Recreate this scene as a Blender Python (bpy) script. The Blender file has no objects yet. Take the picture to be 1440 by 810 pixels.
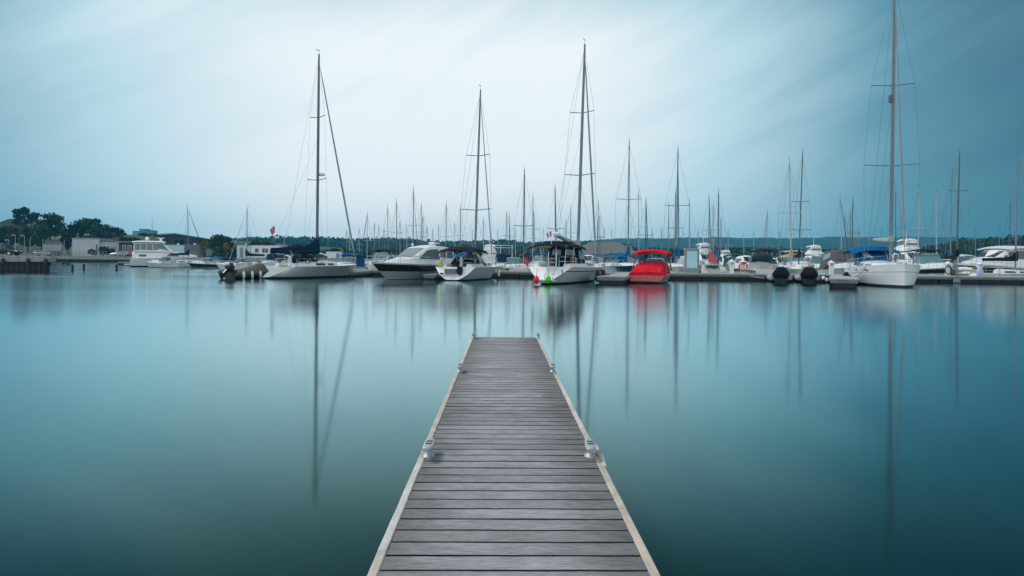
import bpy, math, random
import numpy as np
from mathutils import Vector, Matrix
R = math.radians
sc = bpy.context.scene
COL = sc.collection
rng = random.Random(7)

# ------------------------------------------------------------------ camera, sky, sun, exposure
CAM_Z, F, H0, TH = 1.7, 960.0, 365.0, R(0.5)
CT, ST = math.cos(TH), math.sin(TH)
cam = bpy.data.cameras.new('camera'); camo = bpy.data.objects.new('camera', cam); COL.objects.link(camo)
camo.matrix_world = Matrix.Translation((0, 0, CAM_Z)) @ Matrix(((CT, -ST, 0, 0), (0, 0, -1, 0), (ST, CT, 0, 0), (0, 0, 0, 1)))
cam.sensor_width = 36; cam.sensor_fit = 'HORIZONTAL'; cam.lens = 36 * F / 1440
cam.shift_y = -(405 - H0) / 1440; cam.clip_start = 0.1; cam.clip_end = 8000
sc.camera = camo
sc.view_settings.view_transform = 'Standard'; sc.view_settings.look = 'None'
sc.view_settings.exposure = 0.0; sc.view_settings.gamma = 1; sc.view_settings.use_curve_mapping = False
sc.cycles.use_denoising = True; sc.cycles.max_bounces = 8; sc.cycles.volume_bounces = 0

SUN_AZ, SUN_EL = R(-62), R(48)          # azimuth from +Y towards +X
sdir = Vector((math.sin(SUN_AZ) * math.cos(SUN_EL), math.cos(SUN_AZ) * math.cos(SUN_EL), math.sin(SUN_EL)))
sl = bpy.data.lights.new('sun', 'SUN'); sl.energy = 2.2; sl.angle = R(14); sl.color = (1, .975, .94)
so = bpy.data.objects.new('sun', sl); COL.objects.link(so); so.rotation_euler = sdir.to_track_quat('Z', 'Y').to_euler()

W_ = bpy.data.worlds.new('World'); sc.world = W_; W_.use_nodes = True
nt = W_.node_tree; nt.nodes.clear()
def N(t, **k):
    n = nt.nodes.new(t)
    for a, v in k.items(): setattr(n, a, v)
    return n
def LK(a, b): nt.links.new(a, b)
def M(op, a, b=None, c=None, clamp=False):
    n = N('ShaderNodeMath', operation=op); n.use_clamp = clamp
    for i, v in enumerate((a, b, c)):
        if v is None: continue
        if isinstance(v, (int, float)): n.inputs[i].default_value = v
        else: LK(v, n.inputs[i])
    return n.outputs[0]
def SS(v, a, b, o0=0., o1=1.):
    n = N('ShaderNodeMapRange', interpolation_type='SMOOTHSTEP')
    LK(v, n.inputs[0])
    for i, x in enumerate((a, b, o0, o1)): n.inputs[i + 1].default_value = x
    return n.outputs[0]
tc = N('ShaderNodeTexCoord'); sx = N('ShaderNodeSeparateXYZ'); LK(tc.outputs['Generated'], sx.inputs[0])
dx, dy, dz = sx.outputs
az = M('ARCTAN2', dx, dy); el = M('ARCSINE', dz)
def band(rot, su, sv, scale, det, seed, dist=.0):
    cx = N('ShaderNodeCombineXYZ'); c_, s_ = math.cos(rot), math.sin(rot)
    LK(M('MULTIPLY', M('ADD', M('MULTIPLY', az, c_), M('MULTIPLY', el, s_)), su), cx.inputs[0])
    LK(M('MULTIPLY', M('ADD', M('MULTIPLY', az, -s_), M('MULTIPLY', el, c_)), sv), cx.inputs[1]); cx.inputs[2].default_value = seed
    n = N('ShaderNodeTexNoise'); n.inputs['Scale'].default_value = scale; n.inputs['Detail'].default_value = det; n.inputs['Roughness'].default_value = .55; n.inputs['Distortion'].default_value = dist
    LK(cx.outputs[0], n.inputs['Vector']); return n.outputs[0]
streak = M('ADD', M('MULTIPLY', M('SUBTRACT', band(R(24), 1.5, 6.5, 1.3, 3, 3.1, .5), .5), .54), M('MULTIPLY', M('SUBTRACT', band(R(30), 2.2, 15., 1.4, 4, 8.7, .5), .5), .13))
azw = M('ADD', az, M('MULTIPLY', el, 0.0))
lobe = M('MULTIPLY', SS(azw, R(-62), R(-12)), SS(azw, R(-3), R(50), 1., 0.))
back = M('MULTIPLY', SS(M('ABSOLUTE', az), R(60), R(110)), 1.0)
lobe = M('MULTIPLY', lobe, SS(el, R(-2), R(10), .87, 1.0))
lobe = M('MULTIPLY', lobe, SS(el, R(15), R(34), 1.0, .22))
mask = M('ADD', M('MAXIMUM', M('MULTIPLY', lobe, 1.05), back), M('MULTIPLY', streak, M('ADD', M('MULTIPLY', SS(el, R(0), R(14)), .72), .08)), clamp=True)
sky = N('ShaderNodeTexSky', sky_type='NISHITA'); sky.sun_disc = False; sky.sun_elevation = SUN_EL; sky.sun_rotation = SUN_AZ % (2 * math.pi)
sky.air_density = 1.2; sky.dust_density = 1.0; sky.ozone_density = 2.0
tint = N('ShaderNodeMix', data_type='RGBA', blend_type='MULTIPLY'); tint.inputs[0].default_value = 1
LK(sky.outputs[0], tint.inputs[6]); tint.inputs[7].default_value = (.36, .74, .92, 1)
bg1 = N('ShaderNodeBackground'); LK(tint.outputs[2], bg1.inputs[0]); bg1.inputs[1].default_value = .055
ramp = N('ShaderNodeValToRGB'); LK(mask, ramp.inputs[0])
e = ramp.color_ramp.elements
e[0].position = 0; e[0].color = (.034, .115, .18, 1)
e[1].position = 1; e[1].color = (.90, .965, 1.0, 1)
for p, c in ((.35, (.15, .345, .448, 1)), (.7, (.52, .735, .83, 1))):
    q = e.new(p); q.color = c
bg2 = N('ShaderNodeBackground'); LK(ramp.outputs[0], bg2.inputs[0]); LK(M('SUBTRACT', 1.0, M('MULTIPLY', SS(el, R(17), R(38)), M('MULTIPLY', SS(M('ABSOLUTE', az), R(70), R(110), 1., 0.), .55))), bg2.inputs[1])
mx = N('ShaderNodeMixShader'); LK(SS(mask, .0, .5, .62, 1.), mx.inputs[0]); LK(bg1.outputs[0], mx.inputs[1]); LK(bg2.outputs[0], mx.inputs[2])
wo = N('ShaderNodeOutputWorld'); LK(mx.outputs[0], wo.inputs[0])

# ------------------------------------------------------------------ pixel helpers (a pixel and a distance give a place in the world)
def W(px, py, D):
    u, v = (px - 720) / F, -(py - H0) / F
    return Vector(((u * CT - v * ST) * D, D, CAM_Z + (u * ST + v * CT) * D))
def G(px, py, z=0.):
    u, v = (px - 720) / F, -(py - H0) / F
    D = (z - CAM_Z) / (u * ST + v * CT)
    return W(px, py, D)
def P(px, D, z=0.):
    u = (px - 720) / F
    v = ((z - CAM_Z) / D - u * ST) / CT
    return Vector(((u * CT - v * ST) * D, D, z))
def ZOF(px, py, D): return W(px, py, D).z

# ------------------------------------------------------------------ materials
MATS = {}
def mat(name, col, rough=.5, metal=0., var=.12, scale=3., bump=0., spec=.5, dirt=0., streak=None):
    if name in MATS: return MATS[name]
    m = bpy.data.materials.new(name); m.use_nodes = True; t = m.node_tree; b = t.nodes['Principled BSDF']
    b.inputs['Roughness'].default_value = rough; b.inputs['Metallic'].default_value = metal
    b.inputs['Specular IOR Level'].default_value = spec
    c = t.nodes.new('ShaderNodeTexCoord'); mpn = t.nodes.new('ShaderNodeMapping'); t.links.new(c.outputs['Object'], mpn.inputs[0])
    if streak: mpn.inputs['Scale'].default_value = streak
    n = t.nodes.new('ShaderNodeTexNoise'); n.inputs['Scale'].default_value = scale; n.inputs['Detail'].default_value = 6; n.inputs['Roughness'].default_value = .65
    t.links.new(mpn.outputs[0], n.inputs['Vector'])
    r = t.nodes.new('ShaderNodeValToRGB'); t.links.new(n.outputs[0], r.inputs[0])
    lo = [max(0, x * (1 - var)) for x in col[:3]]; hi = [min(1, x * (1 + var)) for x in col[:3]]
    r.color_ramp.elements[0].position = .3; r.color_ramp.elements[0].color = (*lo, 1)
    r.color_ramp.elements[1].position = .7; r.color_ramp.elements[1].color = (*hi, 1)
    t.links.new(r.outputs[0], b.inputs['Base Color'])
    if bump:
        bn = t.nodes.new('ShaderNodeBump'); bn.inputs['Strength'].default_value = bump; bn.inputs['Distance'].default_value = .05
        t.links.new(n.outputs[0], bn.inputs['Height']); t.links.new(bn.outputs[0], b.inputs['Normal'])
    MATS[name] = m; return m
def leafmat(name, a, b_, rough=.7):
    if name in MATS: return MATS[name]
    m = bpy.data.materials.new(name); m.use_nodes = True; t = m.node_tree; b = t.nodes['Principled BSDF']
    b.inputs['Roughness'].default_value = rough; b.inputs['Specular IOR Level'].default_value = .2
    g = t.nodes.new('ShaderNodeNewGeometry'); r = t.nodes.new('ShaderNodeValToRGB'); t.links.new(g.outputs['Random Per Island'], r.inputs[0])
    r.color_ramp.elements[0].color = (*a, 1); r.color_ramp.elements[1].color = (*b_, 1)
    t.links.new(r.outputs[0], b.inputs['Base Color']); MATS[name] = m; return m
white = mat('white_gelcoat', (.78, .79, .79), .28, var=.05, scale=1.5)
offw = mat('offwhite_gelcoat', (.66, .67, .66), .35, var=.07)
cream = mat('cream_gelcoat', (.62, .58, .48), .4)
greyg = mat('grey_gelcoat', (.36, .40, .40), .3, var=.06)
navy = mat('navy_gelcoat', (.012, .035, .10), .2, var=.2)
black = mat('black_gelcoat', (.012, .012, .014), .4, var=.2)
brownblack = mat('dark_brown_gelcoat', (.022, .016, .014), .16, var=.2)
redg = mat('red_gelcoat', (.42, .02, .02), .3, var=.15)
anti = mat('antifouling_paint', (.015, .018, .02), .7, var=.3)
redanti = mat('red_antifouling', (.12, .02, .015), .7, var=.3)
alu = mat('mast_aluminium', (.20, .25, .28), .4, metal=.35, var=.08)
alud = mat('dark_mast_aluminium', (.10, .12, .135), .4, metal=.3, var=.1)
alul = mat('pale_mast_aluminium', (.40, .45, .48), .4, metal=.2, var=.08)
steel = mat('stainless_steel', (.55, .57, .58), .25, metal=.7, var=.06)
wire = mat('rigging_wire', (.16, .20, .22), .5, metal=.2)
navyc = mat('navy_canvas', (.005, .022, .055), .9, var=.25, scale=5, bump=.3, spec=.15)
bluec = mat('blue_canvas', (.005, .095, .26), .9, spec=.15, var=.2, scale=5, bump=.3)
blackc = mat('black_canvas', (.012, .013, .016), .9, spec=.15, var=.3, scale=5, bump=.3)
greyc = mat('grey_canvas', (.085, .082, .085), .9, var=.25, scale=4, bump=.35)
redc = mat('red_canvas', (.62, .006, .025), .85, spec=.2, var=.2, scale=2.2, bump=.9)
tanc = mat('tan_canvas', (.42, .33, .22), .85, var=.15)
greenc = mat('green_canvas', (.01, .07, .05), .85, var=.2)
pinkc = mat('furled_red_sail', (.35, .10, .10), .8)
glass = mat('tinted_glass', (.02, .035, .04), .06, var=.1, spec=.9)
shade = mat('pale_screen_cover', (.27, .31, .32), .3, var=.08)
clearv = mat('clear_vinyl', (.20, .25, .27), .15, var=.15)
rubber = mat('black_rubber', (.014, .014, .015), .6, var=.3)
teak = mat('teak_trim', (.20, .10, .05), .55, var=.3, scale=8)
deckm = mat('deck_nonskid', (.55, .56, .55), .7, var=.1)
conc = mat('quay_concrete', (.27, .28, .28), .85, var=.25, scale=1.2, bump=.2)
pont = mat('pontoon_concrete', (.36, .37, .37), .85, var=.2, scale=1.5, bump=.2)
pontf = mat('pontoon_fascia', (.17, .18, .19), .7, var=.25)
floatm = mat('pontoon_float', (.012, .014, .016), .8, var=.4)
rust = mat('rusty_sheet_pile', (.030, .019, .014), .85, var=.4, scale=2, bump=.3, streak=(1, 1, .3))
redp = mat('red_plastic', (.55, .02, .03), .4); neonr = mat('pink_red_buoy', (.75, .01, .06), .4, var=.06); neong = mat('bright_green_buoy', (.03, .55, .03), .4, var=.06)
orange = mat('orange_plastic', (.65, .14, .05), .5)
whitep = mat('white_painted_metal', (.74, .75, .76), .45, var=.06)
kioskb = mat('pale_blue_panel', (.42, .68, .76), .3, var=.06)
greyp = mat('grey_painted_metal', (.22, .24, .26), .5, var=.1)
yellow = mat('yellow_plastic', (.55, .46, .16), .5)

# ------------------------------------------------------------------ mesh builder
class MB:
    def __init__(s): s.v = []; s.f = []; s.m = []
    def add(s, vs, fs, mi=0):
        o = len(s.v); s.v += [tuple(x) for x in vs]
        s.f += [tuple(i + o for i in f) for f in fs]; s.m += [mi] * len(fs); return s
    def box(s, c, d, mi=0, M_=None, taper=1.):
        x, y, z = d[0] / 2, d[1] / 2, d[2] / 2
        vs = [Vector((sx * x * (taper if sz > 0 else 1), sy * y * (taper if sz > 0 else 1), sz * z)) for sz in (-1, 1) for sy in (-1, 1) for sx in (-1, 1)]
        vs = [(M_ @ v if M_ else v) + Vector(c) for v in vs]
        return s.add(vs, [(0, 2, 3, 1), (4, 5, 7, 6), (0, 1, 5, 4), (2, 6, 7, 3), (0, 4, 6, 2), (1, 3, 7, 5)], mi)
    def tube(s, pts, r, seg=6, mi=0, closed=False):
        pts = [Vector(p) for p in pts]; n = len(pts)
        rs = r if isinstance(r, (list, tuple)) else [r] * n
        vs = []; fs = []
        for i, p in enumerate(pts):
            if closed: t = pts[(i + 1) % n] - pts[i - 1]
            else: t = pts[min(i + 1, n - 1)] - pts[max(i - 1, 0)]
            t.normalize()
            a = t.cross(Vector((0, 0, 1)) if abs(t.z) < .9 else Vector((1, 0, 0))).normalized(); b = t.cross(a)
            for k in range(seg):
                q = 2 * math.pi * k / seg; vs.append(p + (a * math.cos(q) + b * math.sin(q)) * rs[i])
        for i in range(n if closed else n - 1):
            j = (i + 1) % n
            for k in range(seg):
                k2 = (k + 1) % seg; fs.append((i * seg + k, j * seg + k, j * seg + k2, i * seg + k2))
        if not closed: fs += [tuple(range(seg)), tuple(reversed(range((n - 1) * seg, n * seg)))]
        return s.add(vs, fs, mi)
    def loft(s, secs, mi=0, ring=False, caps=True):
        n = len(secs[0]); vs = [p for q in secs for p in q]; fs = []
        for i in range(len(secs) - 1):
            for k in range(n if ring else n - 1):
                k2 = (k + 1) % n; fs.append((i * n + k, i * n + k2, (i + 1) * n + k2, (i + 1) * n + k))
        if caps: fs += [tuple(reversed(range(n))), tuple(range((len(secs) - 1) * n, len(secs) * n))]
        return s.add(vs, fs, mi)
    def lathe(s, prof, c=(0, 0, 0), seg=12, mi=0, ax='z', sq=1.):
        secs = []
        for r, z in prof:
            q = []
            for k in range(seg):
                a = 2 * math.pi * k / seg; x, y = r * math.cos(a), r * math.sin(a) * sq
                q.append(Vector(c) + (Vector((x, y, z)) if ax == 'z' else Vector((z, x, y)) if ax == 'x' else Vector((x, z, y))))
            secs.append(q)
        return s.loft(secs, mi, ring=True)
    def ell(s, c, rad, seg=12, rows=7, mi=0):
        pr = [(max(.02, math.sin(math.pi * i / rows)), -math.cos(math.pi * i / rows)) for i in range(rows + 1)]
        o = len(s.v); s.lathe(pr, seg=seg, mi=mi)
        for i in range(o, len(s.v)):
            x, y, z = s.v[i]; s.v[i] = (c[0] + x * rad[0], c[1] + y * rad[1], c[2] + z * rad[2])
        return s
    def patch(s, q, th=.015, off=.006, mi=0):
        q = [Vector(p) for p in q]; n = (q[1] - q[0]).cross(q[3] - q[0]).normalized()
        o = [p + n * off for p in q]; i = [p + n * (off - th) for p in q]
        return s.add(o + i, [(0, 1, 2, 3), (7, 6, 5, 4), (0, 4, 5, 1), (1, 5, 6, 2), (2, 6, 7, 3), (3, 7, 4, 0)], mi)
    def build(s, name, mats, parent=None, smooth=None, loc=None):
        me = bpy.data.meshes.new(name); me.from_pydata(s.v, [], s.f)
        for m in (mats if isinstance(mats, (list, tuple)) else [mats]): me.materials.append(m)
        me.polygons.foreach_set('material_index', s.m)
        if smooth:
            me.polygons.foreach_set('use_smooth', [True] * len(s.f)); me.set_sharp_from_angle(angle=R(smooth))
        me.update()
        o = bpy.data.objects.new(name, me); COL.objects.link(o)
        if parent: o.parent = parent
        if loc: o.location = loc
        return o
def fixn(o):
    import bmesh
    b = bmesh.new(); b.from_mesh(o.data); bmesh.ops.recalc_face_normals(b, faces=b.faces); b.to_mesh(o.data); b.free(); return o
def tag(o, label=None, cat=None, group=None, kind=None):
    for k, v in (('label', label), ('category', cat), ('group', group), ('kind', kind)):
        if v: o[k] = v
    return o
def thing(name, label, cat, loc=(0, 0, 0), rz=0., group=None):
    o = bpy.data.objects.new(name, None); COL.objects.link(o); o.location = loc; o.rotation_euler = (0, 0, rz); o.empty_display_size = .3
    return tag(o, label, cat, group)
def copytree(o, parent=None):
    c = o.copy(); COL.objects.link(c)
    if parent: c.parent = parent
    for ch in list(o.children): copytree(ch, c)
    return c

# ------------------------------------------------------------------ water, land, hills
def water_material():
    m = bpy.data.materials.new('lake_water'); m.use_nodes = True; t = m.node_tree; b = t.nodes['Principled BSDF']; nd = t.nodes.new
    b.inputs['Base Color'].default_value = (.003, .020, .021, 1); b.inputs['Roughness'].default_value = .9; b.inputs['Specular IOR Level'].default_value = 0
    gl = nd('ShaderNodeBsdfAnisotropic'); gl.distribution = 'BECKMANN'; gl.inputs['Color'].default_value = (.78, .98, 1., 1)
    ge = nd('ShaderNodeNewGeometry'); dt = nd('ShaderNodeVectorMath'); dt.operation = 'DOT_PRODUCT'
    t.links.new(ge.outputs['Incoming'], dt.inputs[0]); t.links.new(ge.outputs['Normal'], dt.inputs[1])
    def mm(op, a, v):
        n_ = nd('ShaderNodeMath'); n_.operation = op; n_.use_clamp = op == 'MINIMUM'
        for i, q in enumerate((a, v)):
            if isinstance(q, (int, float)): n_.inputs[i].default_value = q
            else: t.links.new(q, n_.inputs[i])
        return n_.outputs[0]
    # reflectance of the surface by viewing angle: high at grazing, falling to 0.02 looking straight down
    fr = mm('MINIMUM', mm('ADD', mm('MULTIPLY', mm('POWER', 2.718, mm('MULTIPLY', mm('POWER', dt.outputs['Value'], 2.0), -18.5)), .90), .02), .97)
    mxs = nd('ShaderNodeMixShader'); t.links.new(fr, mxs.inputs[0])
    tr_ = nd('ShaderNodeMapRange'); t.links.new(dt.outputs['Value'], tr_.inputs[0]); tr_.inputs[1].default_value = .06; tr_.inputs[2].default_value = .24
    cm = nd('ShaderNodeMix'); cm.data_type = 'RGBA'; t.links.new(tr_.outputs[0], cm.inputs[0]); cm.inputs[6].default_value = (.80, .98, 1., 1); cm.inputs[7].default_value = (.57, .95, 1., 1)
    t.links.new(cm.outputs[2], gl.inputs['Color']); t.links.new(b.outputs[0], mxs.inputs[1]); t.links.new(gl.outputs[0], mxs.inputs[2])
    t.links.new(mxs.outputs[0], t.nodes['Material Output'].inputs['Surface'])
    c = nd('ShaderNodeTexCoord'); mpn = nd('ShaderNodeMapping'); mpn.inputs['Scale'].default_value = (.05, .12, 1)
    t.links.new(c.outputs['Object'], mpn.inputs[0])
    n = nd('ShaderNodeTexNoise'); n.inputs['Scale'].default_value = 1.; n.inputs['Detail'].default_value = 3; t.links.new(mpn.outputs[0], n.inputs['Vector'])
    r = nd('ShaderNodeMapRange'); t.links.new(n.outputs[0], r.inputs[0])
    r.inputs[1].default_value = .3; r.inputs[2].default_value = .7; r.inputs[3].default_value = .09; r.inputs[4].default_value = .13
    sp = nd('ShaderNodeSeparateXYZ'); t.links.new(c.outputs['Object'], sp.inputs[0])
    ry = nd('ShaderNodeMapRange'); ry.interpolation_type = 'SMOOTHSTEP'; t.links.new(sp.outputs[1], ry.inputs[0])   # ruffled open basin, calm in the lee of the dock
    ry.inputs[1].default_value = 6; ry.inputs[2].default_value = 38; ry.inputs[3].default_value = .78; ry.inputs[4].default_value = 1.45
    t.links.new(mm('MULTIPLY', r.outputs[0], ry.outputs[0]), gl.inputs['Roughness']); return m
w = MB(); w.add([(-1900, -60, 0), (1900, -60, 0), (1900, 1950, 0), (-1900, 1950, 0)], [(0, 1, 2, 3)])
tag(w.build('water', water_material()), kind='structure')

grass = mat('grass_ground', (.035, .06, .02), .95, var=.4, scale=.3)
landm = mat('gravel_yard', (.16, .155, .15), .95, var=.3, scale=.4)
asph = mat('asphalt', (.10, .10, .105), .9, var=.2, scale=.5)
Z_Q = 1.62
def land_h(x, y):
    k = max(0, min(1, (y - 205) / 60)); k = k * k * (3 - 2 * k)
    s = max(0, min(1, (-105 - x) / 35)); return Z_Q - .03 + 8.5 * k * s * s * (3 - 2 * s)
lm = MB()
edge_r = -26.
rows_y = [75.3, 100, 130, 155, 181.22, 181.3, 190, 200, 210, 220, 230, 240, 250, 260, 275, 300, 350, 420, 520, 640]
cols = 40; secs = []
for y in rows_y:
    if y < 181.25: xr = -51.3 - (y - 75.3) * (73.5 / 106)
    else: xr = edge_r
    xl = -700.
    q = []
    for k in range(cols + 1):
        s = (k / cols) ** .35; x = xl + (xr - xl) * s; q.append((x, y, land_h(x, y)))
    secs.append(q)
for i in range(len(secs) - 1):
    if rows_y[i] < 181 <= rows_y[i + 1]: pass
    a, b_ = secs[i], secs[i + 1]
    lm.add(a + b_, [(k, k + 1, cols + 2 + k, cols + 1 + k) for k in range(cols)], 1 if rows_y[i] >= 200 else 0)
# fill the strip behind the far quay that the tapered rows leave out
lm.build('ground', [landm, grass], smooth=60)['kind'] = 'structure'
def quay(name, label, a, b_, ztop, cap, depth):
    a, b_ = Vector(a), Vector(b_); d = (b_ - a); L = d.length; rz = math.atan2(d.y, d.x)
    t = thing(name, label, 'quay wall', (a.x, a.y, 0), rz)
    s = MB(); n = int(L / .6); pts = []
    for i in range(n):
        x = i * L / n; w_ = L / n
        for fx, y in ((0, 0), (.3, 0), (.5, .16), (.8, .16)): pts.append((x + fx * w_, y))
    pts.append((L, 0))
    s.loft([[(x, y, -1) for x, y in pts], [(x, y, ztop - cap) for x, y in pts]], caps=False)
    s.build('sheet_piling', rust, t)
    c = MB().box((L / 2, depth / 2 - .12, ztop - cap / 2), (L + .1, depth, cap)); c.build('concrete_cap', conc, t)
    return t
qa = P(-140, 75); qb = P(69, 75)
quay('quay_wall', 'near brown sheet pile quay with concrete cap and hanging rubber fenders', (qa.x, 75), (qb.x, 75), Z_Q, .62, 1.2)
quay('quay_wall', 'angled return wall of the brown quay running back towards the car park', (qb.x - .02, 75.12), (qb.x - 73.5, 181), Z_Q - .004, .62, 1.0)
quay('quay_wall', 'long low quay wall behind the pilings, pale cap over dark sheet piles', (qb.x - 74, 181), (edge_r - .1, 181), Z_Q, .85, 1.2)
for px, nm in ((5, 'leftmost'), (40, 'middle'), (65.5, 'rightmost')):
    p = P(px, 74.8, .95); f = MB(); f.lathe([(.05, -.34), (.19, -.3), (.21, 0), (.19, .3), (.05, .34)], seg=10)
    f.box((0, .05, .42), (.05, .05, .25)); o = f.build('quay_fender', rubber, smooth=40, loc=(p.x, p.y - .12, p.z + .05))
    tag(o, f'{nm} black rubber fender hung on the near brown quay', 'quay fender', 'rubber fenders on the quay')
pile = mat('timber_piling', (.03, .028, .026), .9, var=.4, bump=.4)
for px, yb, yt, lab in ((102, 381, 372.3, 'thick dark piling standing in the water, nearest of the three to the brown quay'), (118, 379.3, 371.6, 'dark piling standing in the water, middle one of the larger three'),
                        (164, 380, 372, 'lone dark piling standing in the water near the white motor yacht'),
                        (70, 372, 368, 'stubby far piling right beside the corner of the brown quay'), (89, 371.2, 367.5, 'left one of two small far pilings beneath the low quay'), (95.5, 371.2, 367.5, 'right one of two small far pilings beneath the low quay')):
    p = G(px, yb); h = ZOF(px, yt, p.y); r = .5 * 3.1 * p.y / F
    o = MB().lathe([(r, -1), (r * 1.02, 0), (r, h * .6), (r * .97, h), (r * .6, h + .04)], seg=10).build('piling', pile, smooth=40, loc=(p.x, p.y, 0))
    tag(o, lab, 'piling', 'dark pilings near the quay')

def ridge(name, mat_, D, prof, depth, seed, step=6., rough=1.5, kind='structure'):
    r_ = random.Random(seed); xs = []; px = prof[0][0]
    while px <= prof[-1][0]: xs.append(px); px += step * F / D
    pa = np.array(prof, float); hs = np.interp(xs, pa[:, 0], pa[:, 1])
    ph = [r_.uniform(0, 6.3) for _ in range(6)]
    secs = []
    for x, y in zip(xs, hs):
        top = ZOF(x, y, D); X = P(x, D).x
        j = lambda a: r_.uniform(-a, a)
        k = sum(math.sin(X / s + p) for s, p in zip((90, 41, 23, 13), ph)) * .35
        top += k * rough
        q = [(X, D - depth, -.3)]
        for f, g in ((.75, .3), (.5, .58), (.3, .8), (.12, .95), (0, 1.), (-.3, .9)):
            q.append((X + j(step * .3), D - depth * f + j(step * .5), max(0.2, top * g + j(rough))))
        q.append((X, D + depth * .6, -.3)); secs.append(q)
    m = MB().loft(secs, caps=False); o = m.build(name, mat_, smooth=30); o['kind'] = kind; return o
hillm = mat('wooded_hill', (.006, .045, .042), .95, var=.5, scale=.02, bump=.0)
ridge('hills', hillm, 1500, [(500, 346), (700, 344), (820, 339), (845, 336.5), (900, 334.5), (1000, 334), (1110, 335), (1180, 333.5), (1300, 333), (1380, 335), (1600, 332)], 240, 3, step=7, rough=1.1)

def leaves(mb, c, rad, n, size, r_, shell=.55):
    g = np.random.default_rng(r_.randrange(1 << 30))
    nrm = lambda v: v / (np.linalg.norm(v, axis=1, keepdims=True) + 1e-6)
    p = np.array(c) + nrm(g.normal(size=(n, 3))) * np.array(rad) * g.uniform(shell, 1., (n, 1))
    a = nrm(g.normal(size=(n, 3))); b = nrm(np.cross(a, g.normal(size=(n, 3))))
    s = size * g.uniform(.55, 1.3, (n, 1)); a *= s; b *= s * .7
    q = np.stack([p - a - b * .4, p + a * .2 - b, p + a + b * .3, p - a * .1 + b], 1).reshape(-1, 3)
    mb.add(q.tolist(), [(4 * i, 4 * i + 1, 4 * i + 2, 4 * i + 3) for i in range(n)])
def woods(name, m_, D, D2, prof, n, seed, size, dens=60, w=(3, 5)):
    r_ = random.Random(seed); pa = np.array(prof, float); mb = MB()
    for i in range(n):
        px = r_.uniform(prof[0][0], prof[-1][0]); d = r_.uniform(D, D2)
        y = float(np.interp(px, pa[:, 0], pa[:, 1])) + abs(r_.gauss(0, 1)) * 1.6 - r_.uniform(0, 1.4); top = ZOF(px, y, d)
        if top < 2: continue
        X = P(px, d).x; wd = r_.uniform(*w)
        nb = r_.randint(2, 4)
        for k in range(nb):
            leaves(mb, (X + r_.uniform(-.5, .5) * wd, d + r_.uniform(-.5, .5) * wd, top * r_.uniform(.45, .8)), (wd * r_.uniform(.5, .8), wd * .7, top * .3), dens // nb, size, r_)
        leaves(mb, (X, d, top * .3), (wd, wd, top * .32), dens // 2, size * 1.3, r_, .3)
    o = mb.build(name, m_); o['kind'] = 'stuff'; return o
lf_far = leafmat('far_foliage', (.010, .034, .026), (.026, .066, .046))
lf_dark = leafmat('dark_foliage', (.010, .022, .012), (.030, .050, .022))
lf_mid = leafmat('mid_foliage', (.018, .034, .012), (.050, .075, .026))
lf_rust = leafmat('autumn_foliage', (.040, .024, .010), (.085, .055, .022))
lf_yel = leafmat('yellow_foliage', (.16, .13, .02), (.32, .24, .03))
lf_red = leafmat('reddish_foliage', (.018, .012, .012), (.04, .022, .02))
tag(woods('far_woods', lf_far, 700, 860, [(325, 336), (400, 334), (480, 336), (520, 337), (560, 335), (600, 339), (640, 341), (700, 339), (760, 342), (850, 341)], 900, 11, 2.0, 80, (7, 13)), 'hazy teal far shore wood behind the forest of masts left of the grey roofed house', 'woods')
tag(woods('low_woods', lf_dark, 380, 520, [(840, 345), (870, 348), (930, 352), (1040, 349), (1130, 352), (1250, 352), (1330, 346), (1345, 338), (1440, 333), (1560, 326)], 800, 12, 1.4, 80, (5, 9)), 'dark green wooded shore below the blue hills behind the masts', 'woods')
tag(woods('shore_bushes', lf_mid, 220, 420, [(150, 344), (230, 344), (300, 345), (420, 350), (560, 352), (700, 352), (850, 352)], 300, 13, 1.0, 55, (2.5, 4.5)), 'mixed green shore bushes behind the boats and cabins', 'bushes')
fs = MB(); fs.add([(-30, 330, .6), (1500, 330, .6), (1900, 1900, .6), (-30, 1900, .6)], [(0, 1, 2, 3)])
fs.add([(-30, 330, -.5), (1500, 330, -.5), (1500, 330, .6), (-30, 330, .6)], [(0, 1, 2, 3)]); fs.build('far_shore', grass)['kind'] = 'structure'

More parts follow.
